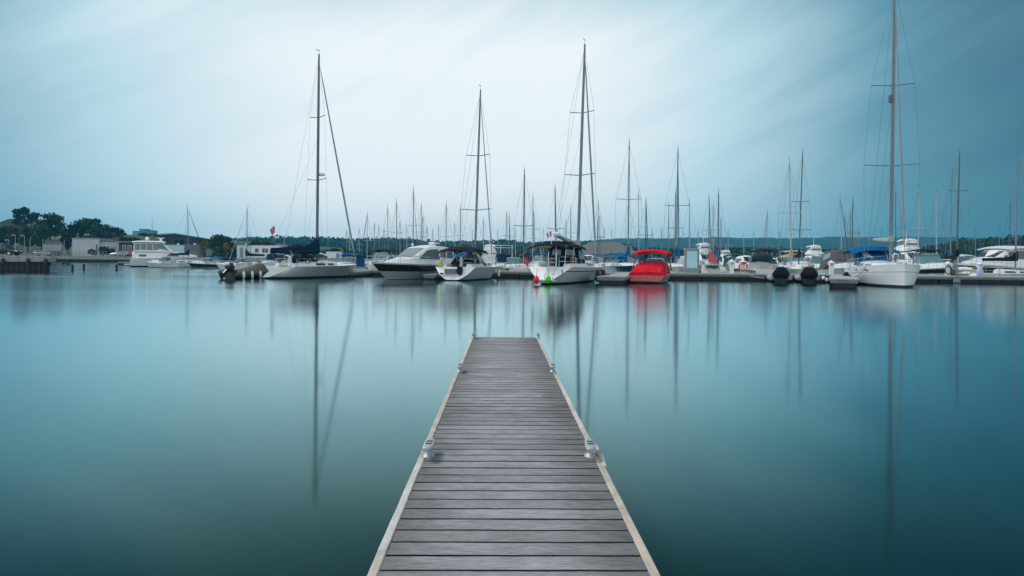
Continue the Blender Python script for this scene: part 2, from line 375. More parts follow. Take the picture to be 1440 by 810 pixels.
bark = mat('tree_bark', (.05, .04, .032), .9, var=.3, bump=.4)
def tree(name, label, px, ptop, pbot, D, pw, lm_, seed, group='trees on the shore', open_=False, n=3400, size=.42):
    r_ = random.Random(seed); top = ZOF(px, ptop, D); X = P(px, D).x; base = max(land_h(X, D), .2) if X < edge_r else .6
    w_ = pw * D / F / 2; h = top - base; zb = ZOF(px, pbot, D)
    t = thing(name, label, 'tree', (X, D, base - .1), 0, group)
    tr = MB(); cb = max(.5, zb - base)
    tr.tube([(0, 0, 0), (r_.uniform(-.2, .2), 0, cb * .6), (r_.uniform(-.5, .5), 0, h * .55), (0, 0, h * .8)], [.035 * h, .026 * h, .016 * h, .004 * h], 7)
    cl = []
    nc = 18 if open_ else 24
    for k in range(nc):
        a = r_.uniform(0, 6.28); rr = r_.uniform(.1, .85) ** .6; z = cb + (h - cb) * (.12 + .76 * ((k + r_.random()) / nc))
        lim = math.sqrt(max(.06, 1 - ((z - cb) / (h - cb) * 1.7 - .75) ** 2))
        c = (math.cos(a) * rr * w_ * lim, math.sin(a) * rr * w_ * lim * .8, z); cl.append(c)
        tr.tube([(0, 0, max(cb * .5, c[2] * .55)), (c[0] * .5, c[1] * .5, c[2] * .82), c], [.012 * h, .008 * h, .003 * h], 5)
    tr.build('trunk', bark, t, smooth=50)
    cr = MB(); s = .29 if open_ else .38
    for c in cl:
        f = r_.uniform(.55, 1.25)
        leaves(cr, c, (w_ * s * f * 1.15, w_ * s * f, (h - cb) * s * .5 * f), n // nc, size, r_, .1)
    cr.build('crown', lm_, t)
T = tree
T('broad_tree', 'tall open crowned tree in front of the hillside house', 33, 290.5, 318, 245, 40, lf_dark, 1, open_=True, n=2600)
T('broad_tree', 'large dark tree at the top of the sloping road', 70, 300, 332, 240, 40, lf_dark, 2, n=3200)
T('small_tree', 'dense round tree beside the left frame edge below the house', 3, 318, 342, 225, 26, lf_dark, 3)
T('small_tree', 'brownish bushy tree below the pale house wall', 18, 318, 344, 222, 18, lf_rust, 4)
T('small_tree', 'green round tree standing below the tall open tree', 39, 318, 346, 220, 20, lf_mid, 5)
T('small_tree', 'dark green round tree left of the sloping road', 58, 315, 344, 218, 22, lf_mid, 6)
T('small_tree', 'dark reddish bush tree right of the sloping road', 96, 322, 348, 214, 20, lf_red, 7)
T('broad_tree', 'tall twin topped tree rising behind the white clubhouse', 126, 306, 330, 250, 46, lf_dark, 8, n=3600)
T('broad_tree', 'left shoulder tree beside the twin topped tree', 106, 314, 332, 246, 22, lf_dark, 9)
T('broad_tree', 'wide green tree over the flat roof of the clubhouse', 150, 318, 338, 244, 44, lf_mid, 10, n=3200)
T('broad_tree', 'low tree at the right end of the clubhouse roof', 180, 334, 346, 240, 28, lf_dark, 15)
T('small_tree', 'olive tree behind the white motor yacht bridge', 207, 336, 348, 260, 30, lf_mid, 16)
T('small_tree', 'small olive tree left of the dark blue boat hall', 228, 336, 348, 262, 24, lf_rust, 17)
T('small_tree', 'bushy green tree behind the white cabin container', 312, 331, 352, 235, 26, lf_mid, 18)
T('small_tree', 'low brown leaved tree between the cabin and lamp post', 368, 338, 352, 240, 40, lf_rust, 19, n=2200)
T('small_tree', 'low brown leaved tree right of the cabin container', 420, 343, 356, 250, 40, lf_rust, 20, n=1800)
T('young_tree', 'yellow green young tree in front of the dark hall', 289, 337, 350, 186, 9, leafmat('lime_foliage', (.09, .11, .02), (.2, .2, .04)), 21, n=900, size=.28)
T('young_tree', 'bright yellow young tree in front of the dark hall', 318, 341, 350, 188, 6, lf_yel, 22, n=700, size=.26)
for i, (px, yt, w_) in enumerate(((130, 350, 12), (146, 346, 14), (157, 349, 9))):
    T('shrub', ('reedy green shrub in front of the white clubhouse door', 'tallest reedy shrub before the clubhouse windows', 'small shrub just left of the silver hatchback')[i], px, yt, 358.5, 184.5, w_, lf_mid, 30 + i, group='shrubs by the clubhouse', n=800, size=.25)

# ------------------------------------------------------------------ buildings on the left shore
def building(name, label, cat, px0, px1, ptop, D, depth, wallm, roofm, base=None, windows=(), door=None, roof='flat', rh=0, overhang=.25, wm=glass):
    a, b_ = P(px0, D), P(px1, D); w_ = b_.x - a.x; base = Z_Q if base is None else base
    top = ZOF((px0 + px1) / 2, ptop, D); h = top - base
    t = thing(name, label, cat, ((a.x + b_.x) / 2, D + depth / 2, base), 0)
    hw = h - rh
    MB().box((0, 0, hw / 2), (w_, depth, hw)).build('wall', wallm, t)
    if roof == 'flat': MB().box((0, 0, hw + .09), (w_ + overhang * 2, depth + overhang * 2, .18)).build('roof', roofm, t)
    elif roof == 'hip':
        x, y = w_ / 2 + overhang, depth / 2 + overhang; k = min(x, y) * .95
        MB().add([(-x, -y, hw), (x, -y, hw), (x, y, hw), (-x, y, hw), (-x + k, 0, h), (x - k, 0, h), (-x, -y, hw - .2), (x, -y, hw - .2), (x, y, hw - .2), (-x, y, hw - .2)],
                 [(0, 1, 5, 4), (1, 2, 5), (2, 3, 4, 5), (3, 0, 4), (6, 7, 1, 0), (7, 8, 2, 1), (8, 9, 3, 2), (9, 6, 0, 3), (9, 8, 7, 6)]).build('roof', roofm, t)
    elif roof == 'gable':
        x, y = w_ / 2 + overhang, depth / 2 + overhang
        MB().add([(-x, -y, hw), (x, -y, hw), (x, y, hw), (-x, y, hw), (-x, 0, h), (x, 0, h)], [(0, 1, 5, 4), (2, 3, 4, 5), (1, 2, 5), (3, 0, 4), (3, 2, 1, 0)]).build('roof', roofm, t)
    for (f0, f1, z0, z1) in windows:
        x0, x1 = (-.5 + f0) * w_, (-.5 + f1) * w_
        fr = MB().box(((x0 + x1) / 2, -depth / 2 - .02, (z0 + z1) / 2 * hw), (x1 - x0 + .16, .08, (z1 - z0) * hw + .16)).build('window', whitep, t)
        MB().box(((x0 + x1) / 2, -depth / 2 - .05, (z0 + z1) / 2 * hw), (x1 - x0, .06, (z1 - z0) * hw)).build('pane', wm, fr)
    if door:
        f0, f1, z1 = door; x0, x1 = (-.5 + f0) * w_, (-.5 + f1) * w_
        dr = MB().box(((x0 + x1) / 2, -depth / 2 - .03, z1 * hw / 2), (x1 - x0, .1, z1 * hw)).build('door', greyp, t)
        MB().box((x1 - .12, -depth / 2 - .11, z1 * hw * .48), (.05, .06, .16)).build('handle', steel, dr)
    return t
clad = mat('white_cladding', (.42, .46, .48), .6, var=.06, streak=(1, 1, .15)); clad2 = mat('grey_cladding', (.36, .38, .40), .6, var=.08)
roofd = mat('dark_roofing', (.03, .035, .04), .8, var=.2); bluewall = mat('navy_steel_cladding', (.012, .028, .045), .55, var=.2); greyroof = mat('grey_shingles', (.13, .145, .15), .9, var=.2, scale=6)
brownw = mat('brown_siding', (.05, .038, .034), .8, var=.25)
building('clubhouse', 'white flat roofed clubhouse hall without windows, beside the reedy shrubs', 'building', 101.5, 139, 335.3, 196, 9, clad, greyp, windows=((.88, .96, .35, .68),))
building('clubhouse', 'lower white clubhouse wing with a dark roof and rows of small windows', 'building', 139.3, 167, 339.5, 196.5, 8, clad2, roofd, windows=((.07, .17, .38, .72), (.25, .35, .38, .72), (.43, .53, .38, .72), (.62, .68, .4, .7), (.72, .78, .4, .7), (.83, .89, .4, .7)))
building('porch_building', 'brown open porch building at the right end of the clubhouse', 'building', 167.3, 189, 340.5, 196, 8, brownw, clad2, windows=((.25, .42, .1, .75), (.58, .8, .1, .75)), overhang=.5)
building('hillside_house', 'pale blue walled house with a dark hipped roof high on the left bank', 'building', -24, 24, 306.5, 268, 12, mat('pale_blue_siding', (.16, .28, .33), .7), mat('slate_roof', (.014, .022, .028), .9, spec=.2), base=9.2, roof='hip', rh=4.4, windows=((.55, .62, .3, .7), (.8, .86, .3, .7)), overhang=.7)
building('hillside_house', 'grey gabled house half hidden behind the tall open tree', 'building', 24.5, 52, 311.5, 275, 10, clad2, roofd, base=9.2, roof='gable', rh=3, windows=((.2, .3, .2, .6), (.6, .7, .2, .6)))
# long dark hall with a sloping roof
def hall():
    a, b_ = P(247, 228), P(331, 241); h0 = ZOF(247, 329.5, 228) - Z_Q; h1 = ZOF(331, 343.5, 241) - Z_Q
    t = thing('boat_hall', 'long dark blue steel hall with a grey roof sloping down to the right', 'building', (a.x, a.y, Z_Q), math.atan2(b_.y - a.y, b_.x - a.x))
    L = (b_ - a).length; d = 18
    MB().add([(0, 0, 0), (L, 0, 0), (L, d, 0), (0, d, 0), (0, 0, h0), (L, 0, h1), (L, d, h1), (0, d, h0)], [(0, 1, 5, 4), (1, 2, 6, 5), (2, 3, 7, 6), (3, 0, 4, 7)]).build('wall', bluewall, t)
    r = .6; MB().add([(-r, -r, h0 + .02), (L + r, -r, h1 + .02), (L + r, d, h1 + .02), (-r, d, h0 + .02), (-r, -r, h0 + .4), (L + r, -r, h1 + .35), (L + r, d, h1 + .5), (-r, d, h0 + .6)],
                   [(0, 1, 5, 4), (1, 2, 6, 5), (2, 3, 7, 6), (3, 0, 4, 7), (4, 5, 6, 7), (3, 2, 1, 0)]).build('roof', mat('blue_grey_roofing', (.17, .19, .21), .7), t)
    for k in range(5): MB().box((3 + k * L * .19, -.05, 1.6), (2.6, .14, 2.6)).build('door', clad2 if k else whitep, t)
    MB().box((L * .55, -.06, h0 * .55), (3, .12, 1.6)).build('window', glass, t)
hall()
building('boat_hall', 'lower dark blue annex at the left end of the long hall', 'building', 227, 245.5, 338, 222, 6, bluewall, roofd)
def container(label, px0, px1, ptop, D, m_, wins=(), door=None, vent=True):
    a, b_ = P(px0, D), P(px1, D); w_ = b_.x - a.x; h = ZOF((px0 + px1) / 2, ptop, D) - Z_Q
    t = thing('cabin_container', label, 'container', ((a.x + b_.x) / 2, D + 1.3, Z_Q), 0, 'site cabins on the quay')
    s = MB(); n = int(w_ / .28); pts = []
    for i in range(n):
        x = -w_ / 2 + i * w_ / n; q = w_ / n
        pts += [(x, -1.3), (x + q * .4, -1.3), (x + q * .5, -1.26), (x + q * .9, -1.26)]
    pts += [(w_ / 2, -1.3), (w_ / 2, 1.3), (-w_ / 2, 1.3)]
    s.loft([[(x, y, 0) for x, y in pts], [(x, y, h) for x, y in pts]], ring=True); s.build('body', m_, t)
    MB().box((0, 0, h + .05), (w_ + .08, 2.7, .1)).build('roof', greyp if m_ is not whitep else whitep, t)
    for f0, f1 in wins:
        x0, x1 = (-.5 + f0) * w_, (-.5 + f1) * w_
        MB().box(((x0 + x1) / 2, -1.33, h * .6), (x1 - x0, .08, h * .34)).build('window', glass, t)
    if door: MB().box(((-.5 + door) * w_, -1.33, h * .42), (.9, .08, h * .8)).build('door', greyp, t)
    if vent: MB().lathe([(.35, 0), (.38, .1), (.3, .28), (.1, .36)], (w_ * .05, 0, h + .1), 10).build('vent', whitep, t, smooth=40)
container('white site cabin with small dark windows behind the blue sail cover', 352, 393.5, 345.6, 184, whitep, ((.16, .27), (.40, .49), (.51, .6), (.86, .93)), None, False)
container('plain pale blue shipping container left of the white windowed cabin', 333, 351.5, 345, 183.5, mat('pale_container', (.55, .66, .68), .5, var=.05), (), .35)
container('pale blue container behind the bow of the white motor yacht', 233, 258.5, 344.6, 184, mat('blue_white_container', (.42, .58, .62), .5))
container('grey brown container behind the sailboat with navy cover', 259, 280, 344.4, 184.4, mat('grey_container', (.13, .13, .12), .6))
container('white box container beside the blue canopied boat', 458.5, 479, 354.3, 182.5, whitep, (), .8, False)
# far apartment towers
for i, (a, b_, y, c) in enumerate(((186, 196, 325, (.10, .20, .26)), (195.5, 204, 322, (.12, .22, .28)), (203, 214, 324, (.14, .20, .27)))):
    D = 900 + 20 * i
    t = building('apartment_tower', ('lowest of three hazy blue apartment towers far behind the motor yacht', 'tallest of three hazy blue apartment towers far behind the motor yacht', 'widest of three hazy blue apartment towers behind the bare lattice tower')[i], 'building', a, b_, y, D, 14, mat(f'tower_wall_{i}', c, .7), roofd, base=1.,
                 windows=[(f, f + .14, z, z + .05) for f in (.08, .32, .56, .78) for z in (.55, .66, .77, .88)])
    t['group'] = 'apartment towers far away'
def lattice():
    p = P(213.5, 240); zt = ZOF(213.5, 306.5, 240); t = thing('lattice_tower', 'thin lattice radio tower behind the motor yacht', 'tower', (p.x, p.y, Z_Q)); h = zt - Z_Q
    m = MB(); c = [(.5, .5), (-.5, .5), (-.5, -.5), (.5, -.5)]; zs = [i * h * .62 / 10 for i in range(11)]
    for x, y in c: m.tube([(x, y, 0), (x * .5, y * .5, zs[-1])], .06, 5)
    for i in range(10):
        for k in range(4):
            s0, s1 = 1 - .5 * i / 10, 1 - .5 * (i + 1) / 10
            a, b_ = c[k], c[(k + 1) % 4]; m.tube([(a[0] * s0, a[1] * s0, zs[i]), (b_[0] * s1, b_[1] * s1, zs[i + 1])], .035, 4)
    m.build('tower_frame', greyp, t); MB().tube([(0, 0, zs[-1] - .5), (0, 0, h)], [.09, .05], 6).build('antenna', greyp, t)
    MB().box((0, 0, zs[-1]), (2.2, 1.2, .3)).build('platform', greyp, t)
lattice()
# sloping road
rd = MB(); secs = []
for i in range(15):
    y = 200 + i * 5; x = P(66 + i * 1.15, y).x; secs.append([(x - 3, y, land_h(x - 3, y) + .12), (x, y, land_h(x, y) + .16), (x + 3.4, y, land_h(x + 3.4, y) + .12)])
rd.loft(secs, caps=False).build('road', mat('pale_asphalt', (.12, .125, .125), .9, var=.15), smooth=60)['kind'] = 'structure'

# ------------------------------------------------------------------ cars and yard things
def car(label, px, D, rz, paint, L=4.3, name='parked_car', cat='car', tall=1.0):
    p = P(px, D); t = thing(name, label, cat, (p.x, D, Z_Q), rz, 'vehicles parked on the quay')
    B = .88
    prof = [(-L / 2, .35, .72), (-L / 2 + .15, .3, .95), (-L * .25, .28, 1.0), (L * .12, .28, .98), (L * .36, .3, .84), (L / 2 - .08, .34, .7), (L / 2, .4, .6)]
    secs = [[(x, -B * .9, z0), (x, -B, z0 + .15), (x, -B * .98, z1 - .1), (x, -B * .85, z1), (x, B * .85, z1), (x, B * .98, z1 - .1), (x, B, z0 + .15), (x, B * .9, z0)] for x, z0, z1 in prof]
    MB().loft(secs, ring=True).build('body', paint, t, smooth=35)
    h = 1.46 * tall
    cab = [(-L * .47, .93, .95, B * .84), (-L * .38, .93, h - .06, B * .74), (-L * .1, .95, h, B * .72), (L * .06, .95, h - .06, B * .72), (L * .25, .9, .94, B * .84)]
    secs = [[(x, -w_, .9), (x, -w_ * .97, z1), (x, w_ * .97, z1), (x, w_, .9)] for x, z0, z1, w_ in cab]
    MB().loft(secs, ring=True).build('cabin', paint, t, smooth=30)
    for s in (-1, 1):
        for x0, x1 in ((-L * .36, -L * .12), (-L * .1, L * .08), (L * .09, L * .19)):
            zt = h - .14 if x1 < L * .1 else h - .3
            y = s * (B * .80); q = [(x0, y, 1.0), (x1, y, 1.0), (x1 - (.18 if x1 > L * .1 else 0), s * B * .755, zt), (x0 + .02, s * B * .755, zt)]
            MB().patch(q if s < 0 else q[::-1], .04, .02).build('side_window', glass, t)
        for x in (-L * .3, L * .31):
            wh = MB().lathe([(.1, -.1), (.31, -.1), (.33, -.05), (.33, .05), (.31, .1), (.1, .1)], (x, s * (B - .09), .33), 14, ax='y').build('wheel', rubber, t, smooth=40)
            MB().lathe([(.02, -.02), (.2, -.02), (.2, .02), (.02, .02)], (x, s * (B + .015), .33), 10, ax='y').build('rim', steel, wh)
        MB().box((L / 2 - .1, s * .62, .66), (.18, .3, .12)).build('headlight', whitep, t)
        MB().box((-L / 2 + .06, s * .68, .82), (.1, .22, .2)).build('tail_light', redp, t)
    q = [(L * .08, -B * .62, h - .09), (L * .235, -B * .7, .98), (L * .235, B * .7, .98), (L * .08, B * .62, h - .09)]
    MB().patch(q, .04, .02).build('windscreen', glass, t)
    return t
silver = mat('silver_car_paint', (.36, .39, .41), .3, metal=.4, var=.04); dkpaint = mat('dark_car_paint', (.015, .018, .022), .25, var=.1); redpaint = mat('red_car_paint', (.30, .02, .02), .3)
car('silver hatchback parked on the quay in front of the clubhouse', 168.5, 183.6, R(181), silver, 5.0)
car('red car parked at the brown porch, mostly hidden by the yacht', 188, 185.5, R(100), redpaint, 4.2)
car('dark van parked near the left frame edge on the near quay', 4, 100, R(3), dkpaint, 4.6, 'parked_van', 'van', 1.25)
car('maroon car parked on the slope below the hillside trees', 16, 206, R(6), mat('maroon_paint', (.10, .02, .02), .3), 4.4)
car('pale grey car parked behind the quay railing by the sloping road', 60, 190, R(4), silver, 4.4)
car('dark blue car parked between the railing and the reddish bush', 73, 191.5, R(184), mat('blue_paint', (.02, .04, .08), .3), 4.4)
# railing with posts
def railing(label, px0, px1, D, h, n):
    a, b_ = P(px0, D), P(px1, D); t = thing('railing', label, 'railing', (a.x, D, Z_Q), 0)
    L = b_.x - a.x
    for k in range(n + 1): MB().tube([(L * k / n, 0, 0), (L * k / n, 0, h)], .05, 6).build('post', greyp, t)
    for z in (.45, .8, h): MB().tube([(0, 0, z), (L, 0, z)], .035, 6).build('rail', greyp, t)
railing('grey metal railing along the far quay edge under the trees', 20, 150, 183, 1.3, 24)
poles = [(12.5, 338, 10, 'short'), (21.3, 331, 1, 'plain'), (34, 332, 2, 'curved'), (42, 334, 3, 'thin'), (60, 336, 4, 'thin'), (90, 337, 5, 'thin'), (101, 340, 6, 'thin')]
plab = ['short pale lamp post nearest the left frame edge', 'tall pale lamp post left of the curved one', 'lamp post with a curved arm below the tall open tree', 'thin pole just right of the curved lamp post', 'thin pole at the foot of the sloping road', 'thin pole left of the white clubhouse hall', 'thin pole touching the corner of the clubhouse hall']
for (px, yt, k, kind), lab in zip(poles, plab):
    D = 187; p = P(px, D); h = ZOF(px, yt, D) - Z_Q
    t = thing('lamp_post', lab, 'lamp post', (p.x, D, Z_Q), 0, 'lamp posts along the quay')
    MB().tube([(0, 0, 0), (0, 0, h)], [.075, .05], 7).build('pole', clad2, t)
    if kind != 'thin':
        MB().tube([(0, 0, h - .02), (-.2, 0, h + .1), (-.7, 0, h + .12)], .05, 6).build('arm', whitep, t)
        MB().box((-.8, 0, h + .08), (.5, .2, .12)).build('lamp_head', whitep, t)
p = P(399.5, 186); h = ZOF(399.5, 331.5, 186) - Z_Q
t = thing('lamp_post', 'dark lamp post with a flat double arm head right of the white cabin', 'lamp post', (p.x, 186, Z_Q))
MB().tube([(0, 0, 0), (0, 0, h)], [.13, .09], 7).build('pole', greyp, t)
for s in (-1, 1): MB().box((s * .75 - .15, 0, h + .02), (1.1, .3, .12)).build('lamp_head', greyp, t)

# ------------------------------------------------------------------ haze
hz = MB().box((0, 945, 44), (3900, 2060, 91)).build('haze', None or MATS['white_gelcoat']); hz['kind'] = 'stuff'
hm = bpy.data.materials.new('haze_air'); hm.use_nodes = True; t_ = hm.node_tree; t_.nodes.clear()
ov = t_.nodes.new('ShaderNodeOutputMaterial'); pv = t_.nodes.new('ShaderNodeVolumePrincipled')
pv.inputs['Color'].default_value = (.08, .66, 1.0, 1); pv.inputs['Density'].default_value = .00028; pv.inputs['Anisotropy'].default_value = 0.2
t_.links.new(pv.outputs[0], ov.inputs['Volume']); hz.data.materials[0] = hm

# ------------------------------------------------------------------ pontoons
def pontoon(label, a, b_, wd, z=.62, name='pontoon', cat='pontoon', group='floating pontoons', fascia=.22):
    a, b_ = Vector(a), Vector(b_); d = b_ - a; L = d.length; t = thing(name, label, cat, (a.x, a.y, 0), math.atan2(d.y, d.x), group)
    MB().box((L / 2, 0, z - .04), (L, wd, .08)).build('deck', pont, t)
    MB().box((L / 2, 0, z - .08 - fascia / 2), (L - .06, wd - .06, fascia)).build('fascia', pontf, t)
    n = max(1, int(L / 3.2))
    m = MB()
    for k in range(n): m.box(((k + .5) * L / n, 0, (z - .08 - fascia) / 2 - .25), (L / n - .1, wd - .25, z - .08 - fascia + .5))
    m.build('float', floatm, t)
    r = MB()
    for s in (-1, 1): r.box((L / 2, s * (wd / 2 + .02), z - .10), (L, .05, .10))
    r.build('rubbing_strake', mat('weathered_strake', (.30, .31, .31), .7), t)
    return t
PY = lambda X: 64.8 - .13 * X
main = pontoon('long grey main pontoon running behind the front row of boats', (-15.6, PY(-15.6)), (60, PY(60)), 2.3)
# fingers (outer end pixel on the water, running back to the pontoon)
def finger(label, px, py, px2, wd, z=.55, D2=None):
    a = G(px, py); D2 = D2 or None
    u = P(px2, 62.5); b_ = Vector((u.x, PY(u.x) - 1.25, 0))
    return pontoon(label, (a.x, a.y, 0), (b_.x, b_.y, 0), wd, z, 'finger_pontoon', 'finger pontoon', 'finger pontoons')
finger('finger pontoon between the white ketch and the red covered speedboat', 859, 399.5, 884, 2.0, .56)
finger('finger pontoon with fenders right of the two grey inflatables', 1187, 405.0, 1163, 1.75, .62)
finger('low finger pontoon under the dark hulled motor cruiser', 604, 393.5, 640, 1.0, .45)
finger('short finger pontoon left of the tall silver sloop bow', 493, 389.6, 505, .9, .5)
pontoon('far pontoon behind the second row of moored boats', (-40, 98), (75, 88), 2.2)
pontoon('farther pontoon between the distant masts', (-75, 131), (95, 121), 2.2)
pontoon('distant pontoon before the far shore bushes', (-70, 163), (110, 155), 2.2)
pontoon('left pontoon behind the white motor yacht and small boats', (-60, 121), (-33, 118), 2.0, .5)

# ------------------------------------------------------------------ boats
def hull(t, L, B, fs, fb, tw=.75, srake=0., brake=.8, mats=(white, anti, white), band=.13, boot=.07, dip=.0, cap=None, e0=.28, e1=.8, n=16, bandtop=None, dz=.05, fullness=2.2, camber=.06, deckmat=None, capm=None, lift=None):
    """mats: topsides, bottom, boot stripe; bandtop: (z0, z1, material) a painted band on the topsides"""
    ml = [mats[0], mats[1], mats[2]] + ([bandtop[2]] if bandtop else []) + [capm or mats[0]]
    def f(u):
        return (1 - (1 - tw) * (1 - u / .45) ** 2) if u < .45 else max(.012, 1 - ((u - .45) / .55) ** fullness)
    secs = []
    for i in range(n + 1):
        u = (i / n); u = 1 - (1 - u) ** 1.25
        zs = fs + (fb - fs) * u ** 1.5 - dip * math.sin(math.pi * u); zb = -.4 + ((lift + .4) * max(0, 1 - u / .3) ** 1.6 if lift is not None else 0)
        lv = [zb, boot, boot + band * .5]
        if bandtop: lv += [bandtop[0] * zs, bandtop[1] * zs]
        else: lv += [boot + band * .5 + (zs - boot) * .3, boot + (zs - boot) * .62]
        lv += [zs - .1 * min(1, zs), zs - .001 + .0 * zs, zs]
        lv = [max(z, zb + (zs - zb) * (0, .05, .11, .38, .68, .9, .98, 1)[k]) if lift is not None else z for k, z in enumerate(lv)]
        pts = []
        for k, z in enumerate(lv):
            s = (z - zb) / (zs - zb); ex = e0 + (e1 - e0) * u ** 2
            h = max(.01, B / 2 * f(u) * max(s, .04) ** ex)
            if k == len(lv) - 2: h += .025
            if k == len(lv) - 1: h -= .03
            sv = max(0, (z - .0)) / zs
            x = L * (u - .5) + srake * sv * (1 - u) ** 5 - brake * (1 - max(0, min(1, (z + .2) / (zs + .2)))) * u ** 4
            pts.append((x, h, z))
        secs.append(pts)
    m = MB(); nl = len(secs[0])
    bands = [1, 2] + ([0, 3, 0] if bandtop else [0, 0, 0]) + [len(ml) - 1, len(ml) - 1]
    for sgn in (1, -1):
        vs = [(x, sgn * y, z) for q in secs for x, y, z in q]
        for k in range(nl - 1):
            o = len(m.v)
            fs_ = []
            vv = []
            for i in range(n + 1): vv += [vs[i * nl + k], vs[i * nl + k + 1]]
            for i in range(n):
                q = (2 * i, 2 * i + 2, 2 * i + 3, 2 * i + 1); fs_.append(q if sgn < 0 else q[::-1])
            m.add(vv, fs_, bands[k])
    q = secs[0]
    for k in range(nl - 1):
        m.add([(q[k][0], -q[k][1], q[k][2]), (q[k][0], q[k][1], q[k][2]), (q[k + 1][0], q[k + 1][1], q[k + 1][2]), (q[k + 1][0], -q[k + 1][1], q[k + 1][2])], [(3, 2, 1, 0)], 1 if k == 0 else (0 if bands[k] in (2, 3) else bands[k]))
    q = secs[-1]
    for k in range(nl - 1):
        m.add([(q[k][0], q[k][1], q[k][2]), (q[k][0], -q[k][1], q[k][2]), (q[k + 1][0], -q[k + 1][1], q[k + 1][2]), (q[k + 1][0], q[k + 1][1], q[k + 1][2])], [(3, 2, 1, 0)], bands[k])
    import bmesh
    o = m.build('hull', ml, t); b = bmesh.new(); b.from_mesh(o.data); bmesh.ops.remove_doubles(b, verts=b.verts, dist=.0015); b.to_mesh(o.data); b.free()
    o.data.polygons.foreach_set('use_smooth', [True] * len(o.data.polygons)); o.data.set_sharp_from_angle(angle=R(32))
    # deck
    d = MB(); ds = []
    for q in secs:
        x, y, z = q[-1]; ds.append([(x, -y, z - dz), (x, -y * .5, z - dz + camber * .7), (x, 0, z - dz + camber), (x, y * .5, z - dz + camber * .7), (x, y, z - dz)])
    d.loft(ds, caps=False); d.build('deck', deckmat or deckm, t, smooth=50)
    def sheer(x):
        for i in range(n):
            a, c = secs[i][-1], secs[i + 1][-1]
            if a[0] <= x <= c[0] or i == n - 1:
                s = min(1, max(0, (x - a[0]) / max(1e-6, c[0] - a[0]))); return (a[1] + (c[1] - a[1]) * s, a[2] + (c[2] - a[2]) * s)
        return secs[0][-1][1:]
    def sh(x):
        return (secs[0][-1][1], secs[0][-1][2]) if x < secs[0][-1][0] else sheer(x)
    return sh, secs
def house_pts(secs, x, side, f, off=0.):
    """point on a house side at height fraction f (0..1), secs = (x, halfwidth, z0, z1)"""
    for a, b_ in zip(secs, secs[1:]):
        if min(a[0], b_[0]) <= x <= max(a[0], b_[0]):
            s = (x - a[0]) / (b_[0] - a[0]); w_ = a[1] + (b_[1] - a[1]) * s; z0 = a[2] + (b_[2] - a[2]) * s; z1 = a[3] + (b_[3] - a[3]) * s
            return Vector((x, side * (w_ * (1 - .14 * f / .82) + off), z0 + (z1 - z0) * f))
    a = min(secs, key=lambda q: abs(q[0] - x)); return Vector((x, side * (a[1] * (1 - .14 * f / .82) + off), a[2] + (a[3] - a[2]) * f))
def house(t, name, secs, m, smooth=40):
    """secs from aft to forward"""
    q = []
    for x, w_, z0, z1 in secs:
        d = z1 - z0
        q.append([(x, -w_, z0), (x, -w_ * .86, z0 + d * .82), (x, -w_ * .72, z0 + d * .96), (x, 0, z1 + min(.05, d * .08)), (x, w_ * .72, z0 + d * .96), (x, w_ * .86, z0 + d * .82), (x, w_, z0)])
    return MB().loft(q, ring=True).build(name, m, t, smooth=smooth)
def side_window(t, secs, x0, x1, f0, f1, m=glass, slant=0., sides=(-1, 1), name='side_window', th=.04, off=.012):
    for s in sides:
        n = max(1, int((x1 - x0) / .4)); q = []
        for k in range(n + 1):
            f = k / n; xb = x0 + (x1 - x0) * f; xt = x0 + slant * .1 + (x1 - slant - x0 - slant * .1) * f
            b0, b1 = house_pts(secs, xb, s, f0), house_pts(secs, xt, s, f1); o = Vector((0, s * (off + .012), 0)); i = Vector((0, -s * th, 0))
            q.append([b0 + o, b1 + o, b1 + i, b0 + i])
        MB().loft(q, ring=True).build(name, m, t)
def canopy(t, name, x0, x1, wd, z, m, sag=.22, fs=.18, th=.05, n=8, zx=None):
    top = []; 
    for i in range(n + 1):
        x = x0 + (x1 - x0) * i / n; s = 2 * i / n - 1; zz = z - fs * s ** 4 + (zx * s if zx else 0)
        row = [(x, y * wd / 2, zz - sag * abs(y) ** 2.4) for y in (-1, -.8, -.4, 0, .4, .8, 1)]
        top.append(row + [(x, y, q - th) for x, y, q in reversed(row)])
    return MB().loft(top, ring=True).build(name, m, t, smooth=50)
def tubes(t, name, paths, r, m, seg=6):
    for p in paths: MB().tube(p, r, seg).build(name, m, t)
def rail(t, name, sh, x0, x1, h, n, m=steel, inset=.06, r=.018, mid=True):
    for s in (-1, 1):
        top = []; mb = MB()
        for k in range(n + 1):
            x = x0 + (x1 - x0) * k / n; y, z = sh(x); y = max(.04, y - inset); top.append((x, s * y, z + h)); mb.tube([(x, s * y, z - .05), (x, s * y, z + h)], r, 5)
        mb.tube(top, r, 5)
        if mid: mb.tube([(a, b_, c - h * .48) for a, b_, c in top], r * .7, 5)
        mb.build(name, m, t)
def rot_frame(stern, bow, L=None):
    d = bow - stern; return (stern + bow) / 2, math.atan2(d.y, d.x), (d.length if L is None else L)
def to_local(t, p):
    c, s = math.cos(-t.rotation_euler.z), math.sin(-t.rotation_euler.z); d = Vector(p) - t.location
    return Vector((d.x * c - d.y * s, d.x * s + d.y * c, d.z))
